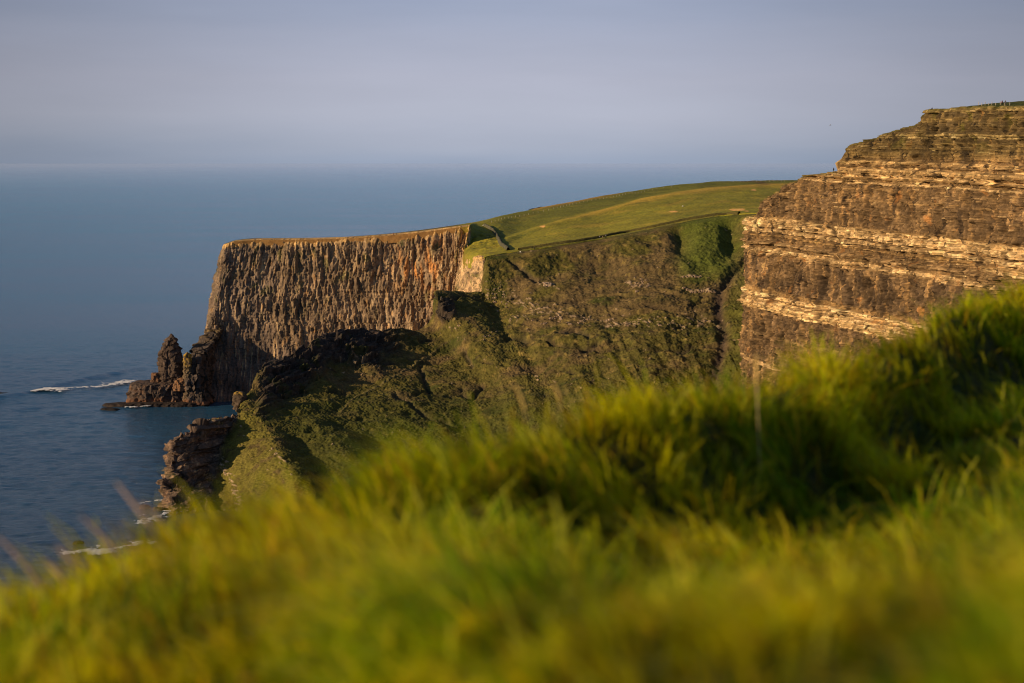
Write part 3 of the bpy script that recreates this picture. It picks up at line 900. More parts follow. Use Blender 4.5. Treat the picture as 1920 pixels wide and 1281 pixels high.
    c = c * (0.9 + 0.5 * fbm(s / 19, z / 13, 3, 3, 250))[..., None]
    jnt = np.abs((s / bw + 5 * rnd(ib, ib * 0, 15) + 0.3 * noise(s / 5, zz / 2, 0, 16)) % 1 - 0.5)
    c = mixc(c, [0.035, 0.026, 0.02], 0.75 * sst(0.44, 0.49, jnt) * sst(0.2, .7, H))
    c = mixc(c, [0.34, 0.17, 0.06], 0.5 * sst(0.35, 0.75, fbm(s / 5, z / 7, 4, 4, 213)))
    c = mixc(c, [0.12, 0.11, 0.022], 0.65 * sst(0.15, 0.55, fbm(s / 8, z / 8, 6, 4, 214)) * np.maximum(sst(150, 163, z), 0.35 * sst(.3, .6, noise(s / 20, z / 20, 5, 215)) + 0.6 * (1 - sst(30, 62, z))))
    c = mixc(c, [0.035, 0.027, 0.022], 0.8 * np.clip(cleft, 0, 1))
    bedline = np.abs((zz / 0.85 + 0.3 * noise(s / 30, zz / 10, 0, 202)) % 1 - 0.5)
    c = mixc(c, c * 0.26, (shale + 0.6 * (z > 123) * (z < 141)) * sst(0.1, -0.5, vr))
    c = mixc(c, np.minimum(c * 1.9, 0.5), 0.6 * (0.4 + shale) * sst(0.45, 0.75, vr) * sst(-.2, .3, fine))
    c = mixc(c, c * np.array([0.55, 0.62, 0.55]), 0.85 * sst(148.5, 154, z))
    c = c * (1 - 0.6 * (0.3 + 0.7 * sst(.2, .5, H)) * sst(0.34, 0.47, bedline) * sst(-0.3, 0.3, noise(s / 7, zz / 2, 0, 242)))[..., None]  # dark bed joints that also paint in shade under the ledges
    c = np.array([1.27, 1.13, 0.90]) * c * (0.72 + 0.5 * cell)[..., None]
    c = c * (1 + 0.4 * fbm(s / 0.9, z / 0.8, 3, 3, 216))[..., None]
    c = mixc(c, [0.12, 0.105, 0.028], 0.7 * (1 - sst(0.2, 1.0, zt[:, None] - z + 0.5 * noise(s / 3, 0, 0, 217))))
    c2 = np.concatenate([c[:, :1] * 1.3, c], axis=1)
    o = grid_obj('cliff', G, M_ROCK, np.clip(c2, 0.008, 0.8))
    tag(o, 'tall golden layered cliff at the right with pale limestone bands', kind='structure')
    # turf on top of the cliff
    st = slice(int(np.argmax((pxs > 1404) & (np.arange(ns) > k0))), ns, 3)
    E = G[st, 0]
    nn = nrm[st]
    rws = []
    for q, up in ((-0.15, -0.02), (1.2, 0.12), (7, 0.9), (18, 2.0), (45, 2.6), (120, 2.0), (300, -2)):
        r = E.copy()
        r[:, :2] -= nn * q
        sm = np.clip(q / 60.0, 0, 1)
        zsm = np.interp(np.arange(len(E)), np.arange(len(E)), E[:, 2])
        ker = np.ones(61) / 61
        zs = np.convolve(np.pad(zsm, 30, mode='edge'), ker, mode='valid')
        upf = np.where(pxs[st] > 1790, 1.0, 0.25)
        r[:, 2] = lerp(zsm, np.minimum(zs, zsm + 0.5), sm) + up * upf
        rws.append(r)
    T = np.stack(rws, 1)
    tt = np.linspace(0, 1, 7)
    T = pchip(tt, T.transpose(1, 0, 2), np.linspace(0, 1, 60)).transpose(1, 0, 2)
    T[..., 2] += 0.18 * fbm(T[..., 0] / 2.5, T[..., 1] / 2.5, 0, 3, 220) * sst(0, 0.1, np.linspace(0, 1, 60))[None, :]
    tc = np.broadcast_to(np.array([0.06, 0.075, 0.014]), T.shape).copy()
    tc = mixc(tc, [0.13, 0.11, 0.03], 0.6 * sst(0, .5, fbm(T[..., 0] / 5, T[..., 1] / 5, 0, 3, 221)))
    f = grid_faces(T.shape[0], T.shape[1])
    if normals(T)[..., 2].mean() < 0:
        f = f[:, ::-1]
    o = mesh_from('cliff_top_turf', T, f, M_FIELD, tc)
    TERRAIN.append(T)
    tag(o, 'dark turf along the top of the tall layered cliff', kind='structure')


build_cliff()

# ================================================================== ROCKS
def rock_mesh(name, levels, seed, amp=1.0, colr=(0.105, 0.078, 0.06), n=3.0, nu=220, nv=140, joint=3.0, foot=None, parent=None, mat=None, orange=0.0, lichen=0.0):
    """Closed rock: levels of (z, cx, cy, rx, ry); blocky plan; vertical joints and ledges as relief."""
    Lv = np.array(levels, float)
    t = np.linspace(0, 1, nv)
    tz = np.r_[0, np.cumsum(np.linalg.norm(np.diff(Lv, axis=0), axis=1))]
    tz /= tz[-1]
    L2 = pchip(tz, Lv, t)
    th = np.linspace(0, 2 * np.pi, nu, endpoint=False)[:, None]
    ct, st = np.cos(th), np.sin(th)
    r = (np.abs(ct) ** n + np.abs(st) ** n) ** (-1 / n)
    X = L2[None, :, 1] + L2[None, :, 3] * r * ct
    Y = L2[None, :, 2] + L2[None, :, 4] * r * st
    Z = L2[None, :, 0] + 0 * X
    sz = np.clip(np.minimum(L2[None, :, 3], L2[None, :, 4]) / (0.25 * max(Lv[:, 3].max(), 1e-6)), 0, 1)
    wob = fbm(X / (4 * joint), Y / (4 * joint), Z / (5 * joint), 3, seed)
    jn = ridged((X + wob) / joint, (Y + wob) / joint, Z / (joint * 5), 2, seed + 1)
    lay = np.floor(Z / (0.55 * joint) + wob)
    blk = rnd(lay, np.floor((X + 0.6 * Y) / joint + 3 * rnd(lay, lay * 0, seed)), seed + 3) - 0.5
    fine = fbm(X / (0.6 * joint), Y / (0.6 * joint), Z / (0.8 * joint), 4, seed + 2)
    fa, ea = facet((X + 0.7 * Y + wob) / (1.3 * joint), Z / (2.0 * joint), seed + 11, 0.9)
    fb, eb = facet((X - 0.7 * Y) / (0.6 * joint), Z / (0.7 * joint), seed + 12, 0.9)
    d = amp * sz * (0.45 * wob + 0.35 * jn + 0.3 * blk + 0.3 * fine + 1.25 * fa + 0.65 * fb)
    X2 = X + d * ct
    Y2 = Y + d * st
    Z2 = Z + amp * 0.35 * sz * fbm(X / joint, Y / joint, Z / joint, 3, seed + 8)
    g = np.stack([X2, Y2, Z2], 2)
    c = np.broadcast_to(np.array(colr), g.shape).copy()
    c = mixc(c, np.array(colr) * 1.9, 0.7 * sst(0.0, 0.6, fine))
    c = mixc(c, np.array(colr) * 0.4, 0.7 * sst(0.1, -0.7, jn))
    c = mixc(c, np.array(colr) * 0.25, 0.7 * sst(0.1, 0.02, ea))
    if orange:
        c = mixc(c, [0.36, 0.17, 0.07], orange * sst(0.0, 0.5, fbm(X / joint, Y / joint, Z / joint, 3, seed + 9)))
    if foot is not None:
        zb, cf = foot
        c = mixc(c, cf, 0.85 * (1 - sst(zb * 0.5, zb, Z + 1.5 * wob)))
        c = mixc(c, [0.02, 0.018, 0.018], 0.9 * (1 - sst(0.5, 1.8, Z)))
    if lichen:
        c = mixc(c, [0.42, 0.26, 0.03], lichen * sst(0.55, 0.9, t)[None, :] * sst(-0.2, 0.3, fine))
    c *= (1 + 0.25 * fbm(X / (0.3 * joint), Y / (0.3 * joint), Z / (0.3 * joint), 2, seed + 5))[..., None]
    V = np.r_[g.reshape(-1, 3), [[L2[-1, 1], L2[-1, 2], L2[-1, 0]]]]
    F = grid_faces(nu, nv, wrap=True)
    i = np.arange(nu)
    cap = np.stack([i * nv + nv - 1, ((i + 1) % nu) * nv + nv - 1, np.full(nu, len(V) - 1), np.full(nu, len(V) - 1)], 1)
    cc = np.r_[c.reshape(-1, 3), [c[0, -1]]]
    me_f = np.r_[F, cap]
    o = mesh_from(name, V, me_f[:-nu], mat or M_ROCK, np.clip(cc, 0.008, 0.8), parent=parent)
    bm = bmesh.new()
    bm.from_mesh(o.data)
    bm.verts.ensure_lookup_table()
    for k in range(nu):
        bm.faces.new((bm.verts[k * nv + nv - 1], bm.verts[((k + 1) % nu) * nv + nv - 1], bm.verts[len(V) - 1])).smooth = True
    bm.to_mesh(o.data)
    bm.free()
    return o


def X_at(px, D):
    return (px - CX) / FPX * D


def lv(z, pl, pr, D, ry):
    a, b = X_at(pl, D), X_at(pr, D)
    return (z, (a + b) / 2, D, (b - a) / 2, ry)


WET = [0.20, 0.095, 0.05]
st = rock_mesh('sea_stack', [lv(9, 290, 347, 1240, 8), lv(13, 292, 346, 1240, 7.5), lv(20, 294, 344, 1240, 7), lv(27, 294.5, 341, 1240, 6.5), lv(32.3, 297, 338, 1240, 5.8), lv(36, 303, 332, 1240, 4.2), lv(38.8, 308, 328, 1240, 3.0), lv(40.6, 312, 325, 1240, 1.8), lv(42, 315, 322, 1240, 0.8), lv(43.6, 317.5, 319, 1240, .2)],
               301, amp=1.45, colr=(0.085, 0.060, 0.046), n=2.2, joint=3.4)
tag(st, 'tall dark pointed sea stack standing on the rock platform', 'sea stack')
pf = rock_mesh('rock_platform', [lv(-3, 238, 376, 1240, 15), lv(2, 241, 375, 1240, 14), lv(6, 244, 373, 1240, 13.2), lv(11, 245, 372, 1240, 12.8), lv(12.6, 248, 371, 1240, 12), lv(13.4, 256, 366, 1240, 9), lv(13.6, 290, 330, 1240, 2)],
               320, amp=1.5, colr=(0.088, 0.064, 0.052), n=6, nu=520, nv=110, joint=3.6, foot=(4.5, WET), orange=0.25)
tag(pf, 'flat topped dark rock platform with vertical joints below the pointed stack', 'rock')
bl = rock_mesh('rock', [lv(11, 279, 300, 1238, 4), lv(14, 280, 298, 1238, 3.6), lv(17.5, 280.5, 296, 1238, 3), lv(19, 283, 294, 1238, 1.6), lv(19.2, 287, 291, 1238, .4)], 331, amp=0.7, colr=(0.16, 0.09, 0.055), n=4, nu=90, nv=60, joint=2, orange=0.5)
tag(bl, 'small orange brown rock block at the left foot of the pointed stack', 'rock')
bl = rock_mesh('rock', [lv(9, 318, 352, 1229, 4), lv(13, 322, 349, 1229, 3.6), lv(16, 330, 345, 1229, 2.5), lv(17, 335, 342, 1229, .6)], 333, amp=0.9, colr=(0.2, 0.11, 0.06), n=3, nu=90, nv=60, joint=2, orange=0.5)
tag(bl, 'small tan rock wedge at the right foot of the pointed stack', 'rock')
sh = rock_mesh('rock_shelf', [lv(-2, 188, 378, 1226, 9), lv(0.9, 192, 376, 1226, 8), lv(1.9, 236, 372, 1226, 6.5), lv(2.3, 262, 366, 1226, 4), lv(2.4, 290, 340, 1226, 1)], 340, amp=0.9, colr=(0.04, 0.03, 0.026), n=3, nu=360, nv=60, joint=3)
tag(sh, 'low black wet rock shelf along the foot of the rock platform', 'rock')
# promontory fin joining the headland
fin = rock_mesh('promontory', [(-3, -196, 1254, 9.5, 34), (3, -196.6, 1254, 7.0, 31), (14, -197.2, 1255, 5.6, 29.5), (26, -196.4, 1257, 5.0, 27.5), (33, -195, 1262, 4.6, 23), (38, -192.5, 1270, 4.6, 17), (43, -190, 1276, 4.6, 11), (47, -188, 1281, 4, 7), (49, -187, 1284, 2, 3)],
                350, amp=2.0, colr=(0.075, 0.058, 0.048), n=5, nu=420, nv=180, joint=4.2, foot=(4, WET), lichen=0.25)
tag(fin, 'dark rock buttress running out from the foot of the headland', kind='structure')
nose = rock_mesh('rock_pinnacle', [(2, -201.2, 1229, 3.4, 4), (15, -200.9, 1229, 3.0, 3.4), (24, -201.2, 1229, 2.4, 2.6), (30.5, -201.4, 1229, 1.8, 1.8), (32.5, -201.4, 1229, 1.0, 1.0), (33, -201.4, 1229, .2, .2)], 356, amp=0.9, colr=(0.13, 0.095, 0.06), n=3.5, nu=110, nv=110, joint=2.4, lichen=0.9, foot=(4, WET))
tag(nose, 'slim rock pinnacle with a yellow lichen cap at the nose of the promontory', 'rock')

# boulder beach in the cove behind the near ridge and half sunk rocks
def small_rock(name, px, py, w, h, seed, label, cat='rock', D=None, group=None, colr=(0.12, 0.085, 0.06), lichen=0.0, sink=0.3, joint=None, n=3):
    D = D or sea_D(py)
    p = P(px, py, D)
    L = [(p[2] - h * sink, p[0], D, w, w * 0.9), (p[2] + h * 0.35, p[0], D, w * 0.92, w * 0.8), (p[2] + h * 0.75, p[0] - 0.1 * w, D, w * 0.7, w * 0.6), (p[2] + h * 0.95, p[0] - 0.1 * w, D, w * 0.4, w * 0.35), (p[2] + h, p[0], D, w * 0.06, w * 0.06)]
    o = rock_mesh(name, L, seed, amp=0.22 * w, colr=colr, n=n, nu=48, nv=28, joint=joint or w * 0.8, lichen=lichen)
    return tag(o, label, cat, group)


small_rock('rock', 205, 768, 6, 0.9, 401, 'low dark rock awash left of the black shelf', colr=(0.03, 0.026, 0.024))
small_rock('rock', 272, 953, 2.6, 1.6, 402, 'half sunk brown rock left of the near cliff foot', colr=(0.10, 0.07, 0.05))
small_rock('rock', 299, 956, 3.2, 1.3, 403, 'half sunk rock touching the near cliff foot', colr=(0.09, 0.07, 0.05))
small_rock('rock', 147, 1019, 1.8, 1.0, 404, 'lone dark rock in the water above the bright breaking wave', colr=(0.04, 0.03, 0.025))
small_rock('rock', 8, 739, 4.0, 1.0, 405, 'small dark rock awash at the far left edge of the sea', colr=(0.03, 0.026, 0.024))
for k in range(26):
    q = rng.uniform(0, 1)
    x = lerp(392, 470, rng.uniform(0, 1))
    y = 752 - 6 * rng.uniform(0, 1) + 6 * (x - 392) / 80 * rng.uniform(-1, 1)
    small_rock('beach_boulder', x, y, rng.uniform(0.7, 1.8), rng.uniform(0.6, 1.5), 420 + k, 'grey boulder on the shaded beach below the headland', 'boulder', group='boulders on the shaded beach', colr=(0.10, 0.08, 0.072))
# rocks that stand on the low outcrop of the near ridge
small_rock('rock', 450, 752, 3.0, 4.6, 470, 'yellow lichen topped pinnacle at the left end of the near ridge', D=926, lichen=1.0, colr=(0.09, 0.065, 0.045), sink=0.8)
small_rock('rock', 402, 798, 2.4, 3.0, 471, 'yellow lichen topped rock at the inner end of the stepped outcrop', D=892, lichen=1.0, colr=(0.14, 0.1, 0.05), sink=0.9)
small_rock('rock', 411, 795, 1.9, 2.6, 472, 'flat yellowish rock slab beside the lichen topped rock', D=895, lichen=0.8, colr=(0.16, 0.12, 0.05), sink=0.9, n=5)
small_rock('rock', 371, 814, 3.4, 2.4, 473, 'layered brown rock midway along the stepped outcrop', D=880, colr=(0.15, 0.1, 0.065), sink=0.9, n=5)
small_rock('rock', 332, 834, 2.6, 2.8, 474, 'square corner block at the seaward tip of the stepped outcrop', D=868, colr=(0.17, 0.11, 0.07), sink=0.9, n=7)
small_rock('rock', 352, 826, 3.0, 2.0, 475, 'jagged rock next to the seaward corner block', D=874, colr=(0.13, 0.09, 0.06), sink=0.9, n=5)
small_rock('rock', 385, 806, 2.4, 2.0, 476, 'rounded rock below the lichen topped rock', D=886, colr=(0.15, 0.105, 0.06), sink=0.9)

# far low islet
isl = rock_mesh('islet', [(-3, X_at(1045, 6400), 6400, 95, 60), (3, X_at(1045, 6400), 6400, 75, 45), (9, X_at(1052, 6400), 6400, 45, 22), (11, X_at(1056, 6400), 6400, 8, 5)], 480, amp=5, colr=(0.05, 0.05, 0.045), n=2, nu=120, nv=40, joint=24)
tag(isl, 'low dark islet far out on the sea left of the pasture', kind='structure')

# ================================================================== ray helper for standing things on the land
TREES = []
for G in TERRAIN:
    G = G[::2, ::2] if G.shape[0] > 400 else G
    TREES.append(BVHTree.FromPolygons(G.reshape(-1, 3).tolist(), grid_faces(G.shape[0], G.shape[1]).tolist()))


def hit(px, py):
    d = P(px, py, 1000.0) - np.array([0, 0, EYE])
    d = Vector(d / np.linalg.norm(d))
    best = None
    for t in TREES:
        loc, nn, i, dist = t.ray_cast(Vector((0, 0, EYE)), d)
        if loc is not None and (best is None or dist < best[1]):
            best = (loc, dist)
    return best[0] if best else None


def ground_z(x, y, zmax=400):
    best = None
    for t in TREES:
        loc, nn, i, dist = t.ray_cast(Vector((x, y, zmax)), Vector((0, 0, -1)))
        if loc is not None and (best is None or loc.z > best):
            best = loc.z
    return best


def slope_rock(px, py, w, h, seed, label, group, colr):
    p = hit(px, py)
    if p is None:
        return
    L = [(p.z - 0.6 * h, p.x, p.y + .3, w, w * 0.7), (p.z + h * 0.4, p.x, p.y + .3, w * 0.95, w * 0.66), (p.z + h * 0.8, p.x - .1 * w, p.y + .4, w * 0.75, w * 0.5), (p.z + h, p.x, p.y + .4, w * 0.1, w * 0.08)]
    o = rock_mesh('outcrop_rock', L, seed, amp=0.25 * w, colr=colr, n=5, nu=40, nv=24, joint=w * 0.9)
    tag(o, label, 'rock', group)


slope_rock(1026, 535, 2.2, 1.7, 700, 'largest pale boulder alone on the upper left of the brown slope', None, (0.42, 0.31, 0.22))
for k in range(7):
    slope_rock(1281 + 5.5 * k + rng.uniform(-1, 1), 520 + rng.uniform(-1, 1), rng.uniform(.5, .9), rng.uniform(.5, .8), 710 + k, 'pale block in the short upper ledge left of the gully', 'blocks of the upper ledge by the gully', (0.29, 0.205, 0.135))
for k in range(9):
    slope_rock(1283 + 7 * k, 540 + min(k, 2) * 4 + rng.uniform(-1.5, 1.5), rng.uniform(.5, 1.1), rng.uniform(.5, 1.0), 720 + k, 'pale block in the longer lower ledge left of the gully', 'blocks of the lower ledge by the gully', (0.29, 0.205, 0.135))
for k in range(26):
    slope_rock(rng.uniform(985, 1330), 604 + rng.normal(0, 5), rng.uniform(.5, 1.2), rng.uniform(.4, .8), 740 + k, 'pale rock in the long broken band across the middle of the slope', 'rocks of the long pale band on the slope', (0.29, 0.205, 0.135))
for k in range(12):
    slope_rock(1195 + rng.normal(0, 11), 533 + rng.normal(0, 5), rng.uniform(.5, 1.0), rng.uniform(.4, .8), 770 + k, 'tan rock in the small cluster at the centre of the brown slope', 'rocks of the small cluster on the slope', (0.29, 0.205, 0.135))
for k in range(14):
    slope_rock(rng.uniform(915, 985), 572 + rng.normal(0, 11), rng.uniform(.4, .9), rng.uniform(.4, .7), 785 + k, 'pale rock strewn below the pale cliff corner', 'rocks strewn below the pale cliff corner', (0.29, 0.205, 0.135))

# ------------------------------------------------------------------ field wall, turf bank, path
def wall_along(name, pts, h, w, mat, seed, colr, step=0.8):
    wp = np.array([list(p) for p in pts if p is not None])
    L = np.r_[0, np.cumsum(np.linalg.norm(np.diff(wp[:, :2], axis=0), axis=1))]
    S = np.arange(0, L[-1], step)
    c = pchip(L, wp[:, :2], S)
    t = np.gradient(c, axis=0)
    t /= np.linalg.norm(t, axis=1, keepdims=True)
    nn = np.stack([-t[:, 1], t[:, 0]], 1)
    zg = np.array([ground_z(a, b) or 0 for a, b in c])
    ker = np.ones(5) / 5
    zg = np.convolve(np.pad(zg, 2, mode='edge'), ker, mode='valid')
    prof = [(-0.62, -0.8), (-0.55, 0.25), (-0.45, 0.62), (-0.34, 0.9), (-0.12, 1.0), (0.12, 1.0), (0.34, 0.9), (0.45, 0.62), (0.55, 0.25), (0.62, -0.8)]
    g = np.zeros((len(S), len(prof), 3))
    for j, (a, b) in enumerate(prof):
        o = a * w + 0.12 * w * noise(S / 0.9, j * 1.7, 0, seed)
        g[:, j, :2] = c + nn * o[:, None]
        g[:, j, 2] = zg + b * h * (1 + 0.22 * noise(S / 1.1, j, 1, seed + 1) + 0.15 * noise(S / 6, 0, 2, seed))
    cc = np.broadcast_to(np.array(colr), g.shape) * (1 + 0.5 * noise(S[:, None] / 1.2, np.arange(len(prof))[None, :] * 0.9, 0, seed + 2))[..., None]
    f = grid_faces(*g.shape[:2])
    if normals(g)[:, 4, 2].mean() < 0:
        f = f[:, ::-1]
    return mesh_from(name, g, f, mat, np.clip(cc, 0.01, 0.7))


wl = [hit(*p) for p in ((909, 424), (918, 429), (927, 437), (933, 446), (938, 455), (945, 463), (953, 470))]
o = wall_along('field_wall', wl, 1.8, 1.7, M_ROCK, 500, (0.10, 0.095, 0.06))
tag(o, 'dry stone wall running down the pasture to the slope edge', 'wall')
bk = [hit(*p) for p in ((972, 469.5), (1010, 463.5), (1060, 455.5), (1130, 444.5), (1180, 435), (1230, 425), (1280, 414), (1330, 405.5), (1360, 402.5), (1388, 400.5))]
o = wall_along('turf_bank', bk, 1.2, 2.4, M_FIELD, 510, (0.085, 0.072, 0.022))  # shade on the bank put into its dark colour
tag(o, 'long dark turf bank between the pasture and the slope path', 'bank')


def strip_along(name, pts, w, mat, color, lift=0.12, step=1.0):
    wp = np.array([list(p) for p in pts if p is not None])
    L = np.r_[0, np.cumsum(np.linalg.norm(np.diff(wp[:, :2], axis=0), axis=1))]
    S = np.arange(0, L[-1], step)
    c = pchip(L, wp[:, :2], S)
    t = np.gradient(c, axis=0)
    t /= np.linalg.norm(t, axis=1, keepdims=True)
    nn = np.stack([-t[:, 1], t[:, 0]], 1)
    g = np.zeros((len(S), 4, 3))
    for j, a in enumerate((-0.5, -0.17, 0.17, 0.5)):
        q = c + nn * (a * w * (1 + 0.3 * noise(S / 5, j, 0, 77)))[:, None]
        g[:, j, :2] = q
        g[:, j, 2] = [(ground_z(x, y) or 0) + lift for x, y in q]
    cc = np.broadcast_to(np.array(color), g.shape) * (1 + 0.3 * noise(S[:, None] / 4, np.arange(4)[None, :], 0, 78))[..., None]
    f = grid_faces(*g.shape[:2])
    if normals(g)[..., 2].mean() < 0:
        f = f[:, ::-1]
    return mesh_from(name, g, f, mat, cc)


pt = [hit(*p) for p in ((960, 472.5), (1000, 466.5), (1060, 457.5), (1130, 446.8), (1180, 437.5), (1230, 427.5), (1280, 416.5), (1330, 408), (1380, 402.5))]
o = strip_along('path', pt, 1.5, M_FIELD, (0.14, 0.13, 0.04))
tag(o, 'narrow worn footpath along the rim of the slope', kind='structure')

# ------------------------------------------------------------------ fences
M_POST = flat_mat('fence_post_wood', (0.50, 0.42, 0.32), 0.9, 0.3, 8)
M_WIRE = flat_mat('fence_wire', (0.20, 0.19, 0.18), 0.6, 0.1, 8)


def post_mesh():
    bm = bmesh.new()
    v = []
    for z, r in ((-0.4, .11), (1.15, .10), (1.26, .06)):
        v.append([bm.verts.new((r * math.cos(a + .4), r * math.sin(a + .4), z)) for a in np.linspace(0, 2 * math.pi, 7)[:-1]])
    for a, b in zip(v[:-1], v[1:]):
        for i in range(6):
            bm.faces.new((a[i], a[(i + 1) % 6], b[(i + 1) % 6], b[i]))
    bm.faces.new(v[-1])
    me = bpy.data.meshes.new('post')
    bm.to_mesh(me)
    bm.free()
    me.materials.append(M_POST)
    return me


POST = post_mesh()


def fence(label, pix, spacing, scale=1.0):
    pts = [p for p in (hit(*q) for q in pix) if p is not None]
    wp = np.array([list(p) for p in pts if p is not None])
    L = np.r_[0, np.cumsum(np.linalg.norm(np.diff(wp[:, :2], axis=0), axis=1))]
    S = np.arange(0, L[-1], spacing)
    c = pchip(L, wp[:, :2], S) if len(L) > 2 else np.stack([np.interp(S, L, wp[:, 0]), np.interp(S, L, wp[:, 1])], 1)
    root = bpy.data.objects.new('fence', None)
    col.objects.link(root)
    z0 = ground_z(*c[0])
    root.location = (c[0][0], c[0][1], z0)
    tag(root, label, 'fence')
    tops = []
    for k, (x, y) in enumerate(c[:95]):
        z = ground_z(x, y)
        if z is None:
            continue
        o = bpy.data.objects.new('post', POST)
        col.objects.link(o)
        o.parent = root
        o.location = (x - c[0][0], y - c[0][1], z - z0)
        o.rotation_euler = (random.uniform(-.06, .06), random.uniform(-.06, .06), random.uniform(0, 3))
        o.scale = (scale, scale, scale * random.uniform(0.9, 1.12))
        tops.append(Vector(o.location))
    for hgt in (0.55, 1.05):
        bm = bmesh.new()
        prev = None
        for t in tops:
            ring = [bm.verts.new(t + Vector((0.006 * dx, 0.006 * dx, hgt * scale + 0.006 * dz))) for dx, dz in ((-1, -1), (1, -1), (0, 1))]
            if prev:
                for i in range(3):
                    bm.faces.new((prev[i], prev[(i + 1) % 3], ring[(i + 1) % 3], ring[i]))
            prev = ring
        me = bpy.data.meshes.new('wire')
        bm.to_mesh(me)
        bm.free()
        me.materials.append(M_WIRE)
        o = bpy.data.objects.new('wire', me)
        col.objects.link(o)
        o.parent = root
    return root


fence('wire fence with pale posts running up the pasture just below the skyline', [(922, 417.5), (960, 409), (1000, 400.5), (1040, 391.5), (1080, 383), (1130, 373.5), (1180, 364), (1230, 355.5), (1262, 351)], 8.5, 1.0)
fence('wire fence with thin posts along the highest skyline of the pasture', [(1375, 341.6), (1400, 341.2), (1430, 340.9), (1455, 340.6), (1474, 340.3)], 4.0, 1.0)
fence('wire fence on the turf at the very top of the layered cliff', [(1796, 199.4), (1815, 198.4), (1835, 197.6), (1860, 197.4), (1900, 197.2)], 4.2, 0.95)

# ------------------------------------------------------------------ people and sheep (tiny in the photo)
M_SKIN = flat_mat('skin', (0.42, 0.25, 0.18), 0.6, 0.1)


def skin_mesh(name, joints, edges, radii, mats, face_mat, subdiv=1):
    me = bpy.data.meshes.new(name)
    me.from_pydata(joints, edges, [])
    o = bpy.data.objects.new(name, me)
    col.objects.link(o)
    md = o.modifiers.new('skin', 'SKIN')
    for i, r in enumerate(radii):
        me.skin_vertices[0].data[i].radius = (r, r)
    me.skin_vertices[0].data[0].use_root = True
    if subdiv:
        sd = o.modifiers.new('sub', 'SUBSURF')
        sd.levels = subdiv
        sd.render_levels = subdiv
    dg = bpy.context.evaluated_depsgraph_get()
    m2 = bpy.data.meshes.new_from_object(o.evaluated_get(dg))
    bpy.data.objects.remove(o)
    m2.materials.clear()
    for m in mats:
        m2.materials.append(m)
    for p in m2.polygons:
        p.use_smooth = True
        p.material_index = face_mat(p.center)
    return m2


def person(px, py, label, coat, legs, hair=(0.05, 0.035, 0.02), rot=0.0, sit=False, loc=None, stride=0.0, group=None, scale=1.0):
    p = loc
    for k_ in range(24):
        p = p or hit(px, py + 0.5 * k_)
    if p is None:
        print('no ground at', px, py)
        return
    root = bpy.data.objects.new('person', None)
    col.objects.link(root)
    root.location = p
    root.rotation_euler = (0, 0, rot)
    root.scale = (scale,) * 3
    tag(root, label, 'person', group)
    if not sit:
        J = [(0, 0, .95), (0, 0, 1.2), (0, 0, 1.42), (0, 0, 1.53), (0, -.01, 1.63), (0, -.01, 1.74),
             (.2, 0, 1.40), (.27, .02, 1.12), (.27, -.08, .88), (-.2, 0, 1.40), (-.27, .02, 1.12), (-.27, -.08, .88),
             (.1, 0, .88), (.11, -stride * .5, .48), (.11, -stride * .6, .06), (.11, -.16 - stride * .6, .04), (-.1, 0, .88), (-.11, stride * .4, .48), (-.11, stride * .7, .06), (-.11, -.16 + stride * .7, .04)]
    else:
        J = [(0, 0, .16), (0, -.02, .42), (0, -.06, .64), (0, -.09, .74), (0, -.12, .84), (0, -.12, .95),
             (.2, -.06, .62), (.26, -.2, .42), (.16, -.36, .42), (-.2, -.06, .62), (-.26, -.2, .42), (-.16, -.36, .42),
             (.1, -.05, .14), (.13, -.42, .46), (.13, -.6, .07), (.13, -.76, .05), (-.1, -.05, .14), (-.13, -.42, .46), (-.13, -.6, .07), (-.13, -.76, .05)]
    E = [(0, 1), (1, 2), (2, 3), (3, 4), (4, 5), (2, 6), (6, 7), (7, 8), (2, 9), (9, 10), (10, 11), (0, 12), (12, 13), (13, 14), (14, 15), (0, 16), (16, 17), (17, 18), (18, 19)]
    R = [.17, .165, .15, .06, .105, .06, .075, .055, .04, .075, .055, .04, .105, .075, .05, .045, .105, .075, .05, .045]
    ma = flat_mat('coat_cloth', coat, 0.9, .15)
    mb = flat_mat('trouser_cloth', legs, 0.9, .15)
    zc, zh = (0.9, 1.5) if not sit else (0.2, 0.72)
    hands = [Vector(J[8]), Vector(J[11])]

    def fm(c):
        if c.z > zh or min((c - h).length for h in hands) < 0.07:
            return 0
        if sit:
            return 2 if (c.y < -0.15 and c.z < 0.5 and abs(c.x) < 0.22 or c.z < 0.2) else 1
        return 1 if c.z > zc or abs(c.x) > 0.23 else 2
    me = skin_mesh('body', J, E, R, [M_SKIN, ma, mb], fm)
    o = bpy.data.objects.new('body', me)
    col.objects.link(o)
    o.parent = root
    bm = bmesh.new()
    bmesh.ops.create_uvsphere(bm, u_segments=12, v_segments=8, radius=0.118)
    for v in list(bm.verts):
        if v.co.z < -0.02 and v.co.y < 0.02:
            bm.verts.remove(v)
    hm = bpy.data.meshes.new('hair')
    bm.to_mesh(hm)
    bm.free()
    hm.materials.append(flat_mat('hair_colour', hair, 0.7, .2))
    h = bpy.data.objects.new('hair', hm)
    col.objects.link(h)
    h.parent = root
    h.location = Vector(J[4]) + Vector((0, 0.02, 0.035))
    return root


